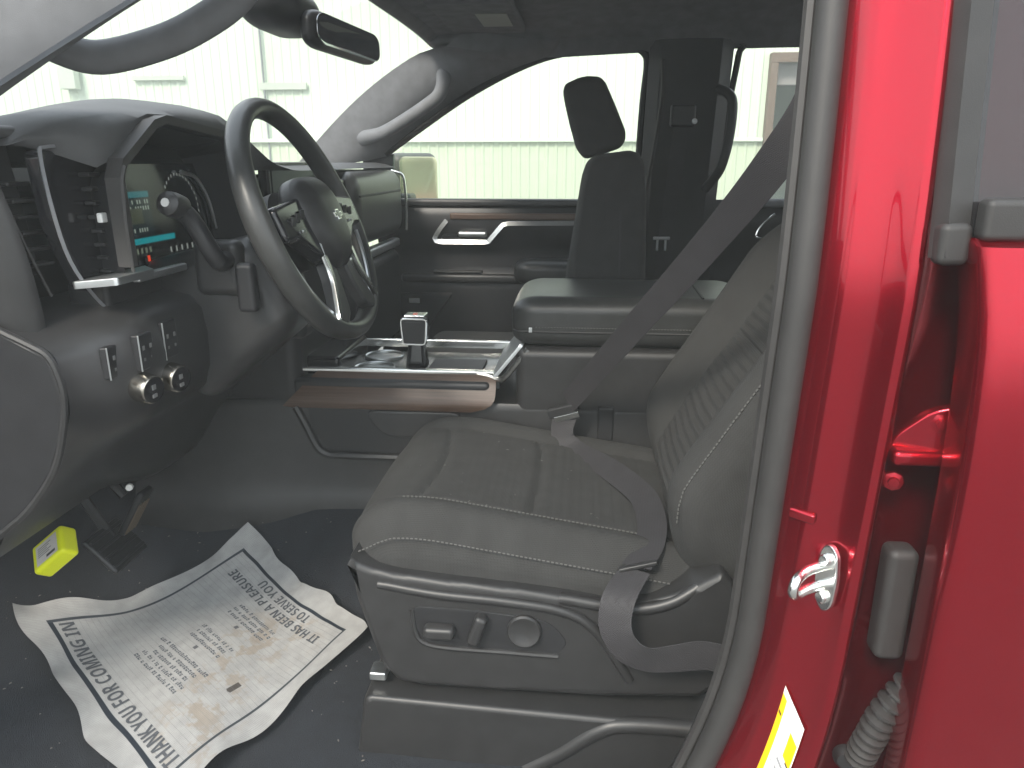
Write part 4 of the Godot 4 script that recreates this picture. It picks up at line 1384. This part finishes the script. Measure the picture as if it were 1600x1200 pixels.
# ---------- passenger seat and rear seat ----------
func build_passenger_seat() -> void:
	var s := thing("passenger_seat", "dark front passenger seat with tall headrest in front of the window", "car seat", Vector3(.0, 0, -.40))
	var bp := poly([-.060, .33, -.052, .45, -.036, .59, -.012, .76, .0, .845, .012, .878, .03, .892, .10, .903, .122, .895, .134, .87, .142, .77, .150, .58, .155, .33])
	bp = soft(bp, .012)
	# loft the side outline across the seat with rounded shoulders
	var rows := []
	var zs := [-.145, -.150, -.165, -.20, -.28, -.40, -.52, -.60, -.635, -.650, -.655]
	var gr := [.02, .008, .002, 0.0, 0.0, 0.0, 0.0, 0.0, .002, .008, .02]
	for i in zs.size():
		var q := bp
		if gr[i] > 0:
			q = PackedVector2Array()
			var cen := Vector2(.05, .62)
			for w in bp: q.append(w + (cen - w).normalized() * gr[i])
		var row := PackedVector3Array()
		for w in q:
			var xx := w.x
			if w.x < .05: xx += .020 * (1.0 - smoothstep(.0, .14, absf(absf(zs[i] + .40) - .20)) ) * -1.0 + .012
			row.append(Vector3(xx, w.y, zs[i]))
		rows.append(row)
	var g := G.new(); g.grid(rows, false, true); g.fan(rows[0], true); g.fan(rows[rows.size() - 1])
	var b := part(s, "backrest", g, M.cloth_dark, 50)
	part(b, "side_seam", tube(smooth([Vector3(.085, .33, -.1475), Vector3(.085, .60, -.1470), Vector3(.08, .80, -.149), Vector3(.06, .895, -.17)], 5), .0028, 6), M.black)
	var hp := soft(poly([-.054, 1.052, -.022, 1.066, .0, 1.070, .028, 1.068, .042, 1.056, .070, 1.0, .094, .945, .094, .925, .082, .908, .05, .898, .005, .884, -.008, .888, -.024, .908, -.040, .96, -.053, 1.01, -.058, 1.035]), .008)
	rows = []
	zs = [-.255, -.258, -.268, -.30, -.38, -.46, -.50, -.528, -.538, -.541]
	gr = [.018, .008, .002, 0.0, 0.0, 0.0, 0.0, .002, .008, .018]
	for i in zs.size():
		var row := PackedVector3Array()
		for w in hp:
			var v: Vector2 = w + (Vector2(.02, .98) - w).normalized() * gr[i]
			row.append(Vector3(v.x, v.y, zs[i]))
		rows.append(row)
	g = G.new(); g.grid(rows, false, true); g.fan(rows[0], true); g.fan(rows[rows.size() - 1])
	var h := part(s, "headrest", g, M.cloth_dark, 50)
	for z in [-.33, -.47]:
		part(h, "headrest_post", tube(lines([Vector3(.06, .84, z), Vector3(.045, .95, z)]), .006, 8), M.satin)
	part(s, "seat_cushion", rbox(Vector3(-.20, .30, -.40), Vector3(.52, .16, .50), .05, 5), M.cloth_dark)
	part(s, "seat_riser", rbox(Vector3(-.14, .10, -.40), Vector3(.42, .22, .44), .03, 3), M.plastic_dark)
	var r := thing("rear_seat", "dark rear bench seat behind the front seats", "bench seat", Vector3(1.0, 0, 0))
	part(r, "bench_cushion", rbox(Vector3(.98, .30, 0), Vector3(.50, .18, 1.40), .06, 5), M.cloth_dark)
	var bb := rbox(Vector3.ZERO, Vector3(.14, .62, 1.40), .05, 5)
	part(r, "bench_backrest", bb.moved(Transform3D(Basis(Vector3.BACK, -.25), Vector3(1.22, .62, 0))), M.cloth_dark)
	for z in [-.42, .42]:
		part(r, "headrest", rbox(Vector3(1.27, .98, z), Vector3(.10, .16, .26), .04, 5), M.cloth_dark)

# ---------- belts ----------
func build_belts() -> void:
	var b := thing("driver_seat_belt", "dark grey driver seat belt hanging slack over the cloth seat", "seat belt", Vector3(.1, .3, .6))
	var n := 22
	var p := smooth([Vector3(.275, 1.08, .735), Vector3(.252, .96, .715), Vector3(.215, .875, .680), Vector3(.16, .755, .54), Vector3(.09, .625, .40), Vector3(.02, .495, .265), Vector3(-.022, .425, .205)], 6)
	var ac := PackedVector3Array()
	for i in p.size():
		var d := (p[mini(i + 1, p.size() - 1)] - p[maxi(i - 1, 0)]).normalized()
		ac.append(d.cross(Vector3(.05, .35, .93).slerp(Vector3(-.25, .45, .85).normalized(), float(i) / p.size())).normalized())
	part(b, "shoulder_webbing", ribbon(p, ac, .045, .0016), M.belt, 50)
	# latch tongue
	var xf := Transform3D(Basis(Vector3.BACK, .36) * Basis(Vector3.UP, -.25), Vector3(-.030, .408, .205))
	part(b, "latch_tongue", rbox(Vector3.ZERO, Vector3(.066, .020, .012), .004, 3).moved(xf), M.black)
	part(b, "tongue_plate", rbox(Vector3(.004, -.013, .005), Vector3(.052, .011, .005), .001, 2).moved(xf), M.chrome)
	# lap part: loops down, across the cushion's rear corner and out to the sill
	p = smooth([Vector3(-.026, .398, .207), Vector3(-.032, .372, .212), Vector3(-.026, .350, .225), Vector3(.0, .342, .252), Vector3(.045, .343, .315), Vector3(.085, .345, .39), Vector3(.112, .345, .46), Vector3(.118, .340, .54), Vector3(.108, .332, .600), Vector3(.088, .322, .640)], 6)
	var a1 := [Vector3(1, .3, .1), Vector3(1, .3, .25), Vector3(.9, .3, .1), Vector3(.8, .35, -.4), Vector3(.75, .4, -.5), Vector3(.8, .4, -.4), Vector3(.95, .3, -.2), Vector3(1, .25, 0), Vector3(1, .2, .2), Vector3(1, .2, .25)]
	var av := smooth(a1, 6)
	part(b, "lap_webbing", ribbon(p, av, .046, .0016), M.belt, 50)
	part(b, "belt_stop", rbox(Vector3(.090, .3255, .643), Vector3(.056, .006, .010), .002, 2).moved(Transform3D(Basis(Vector3.BACK, .28), Vector3.ZERO).translated(Vector3(.09, .3255, .643)).translated_local(-Vector3(.09, .3255, .643))), M.plastic)
	p = smooth([Vector3(.086, .320, .645), Vector3(.062, .300, .690), Vector3(.058, .265, .706), Vector3(.075, .235, .712), Vector3(.105, .222, .714), Vector3(.140, .228, .716), Vector3(.180, .240, .722), Vector3(.225, .238, .735)], 6)
	av = smooth([Vector3(1, .15, .2), Vector3(1, .0, .2), Vector3(.95, .1, .25), Vector3(.75, .55, .2), Vector3(.25, .9, .2), Vector3(-.1, 1, .1), Vector3(-.2, 1, 0), Vector3(-.1, 1, 0)], 6)
	part(b, "lap_webbing", ribbon(p, av, .046, .0016), M.belt, 50)
	var q := thing("passenger_seat_belt", "dark passenger seat belt hanging on the far middle pillar", "seat belt", Vector3(.27, .6, -.73))
	p = smooth([Vector3(.27, 1.02, -.655), Vector3(.262, .85, -.70), Vector3(.25, .66, -.725), Vector3(.24, .30, -.73)], 6)
	part(q, "webbing", ribbon(p, filled(Vector3(1, 0, 0), p.size()), .046, .0018), M.belt, 50)
	part(q, "upper_guide", rbox(Vector3(.268, 1.0, -.65), Vector3(.07, .06, .02), .008, 3), M.plastic_dark)
	part(q, "guide_bolt", lathe([Vector2(0, .006), Vector2(.007, .005), Vector2(.008, 0)], Vector3(.30, .985, -.640), Vector3.BACK, 10), M.satin, 30)
	part(q, "latch_plate", rbox(Vector3(.235, .655, -.715), Vector3(.05, .010, .008), .003, 2), M.satin)
	for dx in [-.012, .012]:
		part(q, "plate_leg", rbox(Vector3(.235 + dx, .635, -.715), Vector3(.007, .035, .006), .002, 2), M.satin)

# ---------- loose and small things ----------
func sheet(s: float, t: float) -> Vector3:
	# the paper mat: s 0..1 along its lines of print, t 0 foot .. 1 head
	var A := Vector3(-1.02, .066, .50); var B := Vector3(-.692, .094, .22); var C := Vector3(-.388, .012, .402); var D := Vector3(-.560, .012, .855)
	var p := C.lerp(B, s).lerp(D.lerp(A, s), t)
	# follows the carpet up the toe board and the tunnel; edges ripple
	p.y = maxf(lerpf(p.y, floor_y(p.x, p.z), .6), floor_y(p.x, p.z)) + .008
	var es := minf(s, 1.0 - s); var et := minf(t, 1.0 - t)
	var e := exp(-minf(es, et) / .05)
	p.y += .0050 * (1.0 + sin(s * 19.0 + t * 3.0) * .8 + .4 * sin(s * 41.0)) * exp(-et / .07)
	p.y += .0045 * (1.0 + sin(t * 17.0 + 1.0) * .8) * exp(-es / .07)
	p.y += .006 * (1.0 + sin(s * 7.0 + t * 9.0))
	p.x += .006 * e * sin(s * 23.0 + t * 15.0); p.z += .006 * e * cos(t * 21.0 + s * 11.0)
	return p

func sheet_text(parent: Node3D, str_: String, s0: float, s1: float, t0: float, h: float, m: Material) -> void:
	var tm := TextMesh.new()
	var f := SystemFont.new(); f.font_names = PackedStringArray(["Droid Sans"])
	f.font_weight = 700
	tm.font = f; tm.text = str_; tm.font_size = 32; tm.pixel_size = .01; tm.depth = 0.0
	tm.curve_step = 2.0
	var arr := tm.get_mesh_arrays()
	var vs: PackedVector3Array = arr[Mesh.ARRAY_VERTEX]
	var lo := Vector3(1e9, 1e9, 0); var hi := Vector3(-1e9, -1e9, 0)
	for p in vs:
		lo = lo.min(p); hi = hi.max(p)
	var g := G.new()
	for p in vs:
		var s := lerpf(s0, s1, (p.x - lo.x) / (hi.x - lo.x))
		var t := t0 + h * (p.y - lo.y) / (hi.y - lo.y)
		var q := sheet(s, t)
		var nn := (sheet(s + .01, t) - q).cross(sheet(s, t + .01) - q).normalized()
		if nn.y < 0: nn = -nn
		g.pt(q + nn * .0010)
	for i in arr[Mesh.ARRAY_INDEX]: g.t.append(i)
	part(parent, "printed_words", g, m, 60)

func build_small() -> void:
	# paper floor mat
	var pm := thing("paper_floor_mat", "creased white printed paper mat lying on the driver floor", "floor mat", Vector3(-.7, .01, .45))
	var N := 512
	var im := Image.create(N, N, false, Image.FORMAT_RGB8)
	var ns := FastNoiseLite.new(); ns.seed = 11; ns.frequency = .012; ns.fractal_octaves = 5
	for y in N:
		for x in N:
			var s := float(x) / N; var t := 1.0 - float(y) / N
			var v := .65 + .05 * ns.get_noise_2d(x * 2.0, y * 2.0)
			var c := Color(v, v * .997, v * .985)
			c = c.darkened(.05 + .05 * sin(x * 1.9 + 2.0 * ns.get_noise_2d(x * 4.0, y * 4.0)))
			# brown shoe dirt: blotches with ragged outlines along the foot path
			var k := ns.get_noise_2d(x * 1.3 + 400, y * 1.3) + .35 * ns.get_noise_2d(x * 6.0, y * 6.0 + 90)
			var zone := exp(-pow((s - .25 - .12 * sin(t * 5.0)) / .17, 2.0)) * smoothstep(.02, .2, t) * smoothstep(1.0, .75, t)
			var dirt := clampf((k + .42 * zone - .28) * 3.0, 0, 1) * zone
			c = c.lerp(Color(.50, .40, .29), dirt * .30)
			if absf(s - .22) < .012 and absf(t - .55) < .028 and k > -.15: c = c.lerp(Color(.2, .18, .17), .8)
			# grey rubbed patch
			var sm := exp(-pow((s - .78) / .13, 2.0)) * smoothstep(.2, .45, t) * smoothstep(.95, .8, t)
			c = c.lerp(Color(.60, .61, .61), clampf((ns.get_noise_2d(x * .9, y * .9 + 900) + .25) * 1.2, 0, 1) * sm * .8)
			# fine ruled lines
			if (y % 12) == 0 and x > 44 and x < N - 44 and y > 44 and y < N - 44: c = c.lerp(Color(.45, .45, .45), .35 + .3 * ns.get_noise_2d(x * 3.0, y))
			im.set_pixel(x, y, c)
	# border line printed round the sheet
	var bc := Color(.10, .13, .17)
	var b0 := 40
	im.fill_rect(Rect2i(b0, b0, N - 2 * b0, 9), bc); im.fill_rect(Rect2i(b0, N - b0 - 7, N - 2 * b0, 7), bc)
	im.fill_rect(Rect2i(b0, b0, 5, N - 2 * b0), Color(.2, .22, .24)); im.fill_rect(Rect2i(N - b0 - 6, b0, 6, N - 2 * b0), Color(.2, .22, .25))
	# small illegible print in three blocks
	var rng := RandomNumberGenerator.new(); rng.seed = 5
	for bl in [[.66, 5, .30], [.455, 3, .26], [.27, 3, .26]]:
		for ln in bl[1]:
			var wd: float = bl[2] * rng.randf_range(.75, 1.15)
			var x := (.5 - wd * .5) * N
			var yy: int = int((1.0 - bl[0]) * N) + (ln - 2) * 15
			while x < (.5 + wd * .5) * N:
				var w := rng.randi_range(3, 6)
				im.fill_rect(Rect2i(int(x), yy + rng.randi_range(0, 1), w, rng.randi_range(6, 8)), Color(.30, .31, .34))
				im.fill_rect(Rect2i(int(x) + 1, yy + 3, maxi(w - 3, 1), 2), Color(.66, .66, .65))
				x += w + (2 if rng.randf() < .8 else 7)
	for q in [[.50, .545], [.50, .365]]:
		im.fill_rect(Rect2i(int(q[0] * N), int((1.0 - q[1]) * N), 9, 9), Color(.33, .33, .35))
	var mm := mat(Color.WHITE, .85)
	mm.albedo_texture = ImageTexture.create_from_image(im)
	mm.backlight_enabled = true
	mm.backlight = Color(.15, .15, .15)
	var rows := []; var g := G.new()
	var K := 60
	for i in K + 1:
		var row := PackedVector3Array()
		for j in K + 1: row.append(sheet(j / float(K), 1.0 - i / float(K)))
		rows.append(row)
	g.grid(rows)
	var sh := part(pm, "paper_sheet", g, mm, 80)
	var ink := mat(lin(.075, .08, .09), .8)
	sheet_text(sh, "THANK YOU FOR COMING IN", .10, .90, .835, .055, ink)
	sheet_text(sh, "IT HAS BEEN A PLEASURE", .16, .84, .165, .042, ink)
	sheet_text(sh, "TO SERVE YOU", .31, .69, .105, .042, ink)
	# yellow device plugged in under the dash
	var y := thing("plug_in_device", "bright yellow plastic device with white label under the dashboard", "device", Vector3(-.87, .25, .55))
	var yb := Basis(Vector3(.75, .62, -.10).normalized(), Vector3(-.42, .55, .70).normalized(), Vector3.ZERO)
	yb.y = (yb.y - yb.x * yb.y.dot(yb.x)).normalized(); yb.z = yb.x.cross(yb.y)
	var yo := Vector3(-.868, .252, .56)
	var ym := mat(lin(.80, .86, .01), .35)
	part(y, "case", rbox(Vector3.ZERO, Vector3(.072, .032, .055), .007, 4).moved(Transform3D(yb, yo)), ym)
	var li := Image.create(64, 48, false, Image.FORMAT_RGB8)
	li.fill(Color(.80, .79, .77))
	for k in 5: li.fill_rect(Rect2i(6, 8 + k * 5, 40 - (k % 3) * 6, 2), Color(.45, .45, .45))
	li.fill_rect(Rect2i(30, 36, 26, 6), Color(.2, .2, .2))
	var lm := mat(Color.WHITE, .5); lm.albedo_texture = ImageTexture.create_from_image(li)
	g = G.new()
	var yx := Transform3D(yb, yo)
	var a0 := g.pt(yx * Vector3(-.024, .0165, -.018), Vector2(0, 0)); g.pt(yx * Vector3(.026, .0165, -.018), Vector2(1, 0)); g.pt(yx * Vector3(.026, .0165, .020), Vector2(1, 1)); g.pt(yx * Vector3(-.024, .0165, .020), Vector2(0, 1))
	g.quad(a0, a0 + 1, a0 + 2, a0 + 3)
	part(y, "label", g, lm)
	# pedals
	var bp := thing("brake_pedal", "wide black rubber brake pedal in the dark footwell", "pedal", Vector3(-.87, .18, .40))
	var pb := Basis(Vector3.UP, .45) * Basis(Vector3.BACK, 1.0)
	part(bp, "pedal_pad", rbox(Vector3.ZERO, Vector3(.012, .085, .105), .006, 3).moved(Transform3D(Basis(Vector3(0, 0, 1), .75), Vector3(-.875, .175, .40))), M.plastic_dark)
	for k in 4:
		part(bp, "tread_rib", rbox(Vector3(.007, -.03 + k * .02, 0), Vector3(.004, .007, .095), .0015, 2).moved(Transform3D(Basis(Vector3(0, 0, 1), .75), Vector3(-.875, .175, .40))), M.plastic_dark)
	part(bp, "pedal_arm", tube(lines([Vector3(-.885, .18, .39), Vector3(-.95, .28, .38), Vector3(-1.0, .42, .38)]), .010, 8), M.black)
	var ap := thing("accelerator_pedal", "narrow ribbed accelerator pedal with worn tan edge", "pedal", Vector3(-.85, .2, .36))
	part(ap, "pedal_pad", rbox(Vector3.ZERO, Vector3(.014, .110, .042), .006, 3).moved(Transform3D(Basis(Vector3(0, 0, 1), -.55), Vector3(-.852, .228, .36))), M.plastic_dark)
	for k in 4:
		var rt := mat(lin(.10, .075, .05), .8)
		part(ap, "tread_rib", rbox(Vector3(.008, -.008, -.014 + k * .0095), Vector3(.004, .075, .0045), .0015, 2).moved(Transform3D(Basis(Vector3(0, 0, 1), -.55), Vector3(-.852, .228, .36))), rt)
	part(ap, "pedal_arm", tube(lines([Vector3(-.87, .26, .36), Vector3(-.93, .33, .36), Vector3(-1.0, .42, .36)]), .009, 8), M.black)
	# rear-view mirror and sensor pod on the windshield
	var rm := thing("rearview_mirror", "dark rear view mirror hanging from a pod on the windshield", "mirror", Vector3(-.52, 1.15, 0))
	var mx := Transform3D(Basis(Vector3.UP, -.10) * Basis(Vector3.RIGHT, .0), Vector3(-.505, 1.118, -.03))
	part(rm, "mirror_housing", rbox(Vector3.ZERO, Vector3(.040, .068, .34), Vector3(.016, .024, .05), 5).moved(mx), M.plastic_dark)
	part(rm, "mirror_glass", rbox(Vector3(.0205, 0, 0), Vector3(.003, .056, .32), Vector3(.001, .02, .04), 4).moved(mx), mat(lin(.5, .52, .54), .05, 1.0))
	part(rm, "sensor_pod", rbox(Vector3(-.58, 1.152, .10), Vector3(.11, .085, .25), Vector3(.045, .038, .09), 6), M.plastic_dark)
	part(rm, "mirror_stem", tube(lines([Vector3(-.57, 1.16, .03), Vector3(-.525, 1.125, -.02)]), .011, 8), M.plastic_dark)
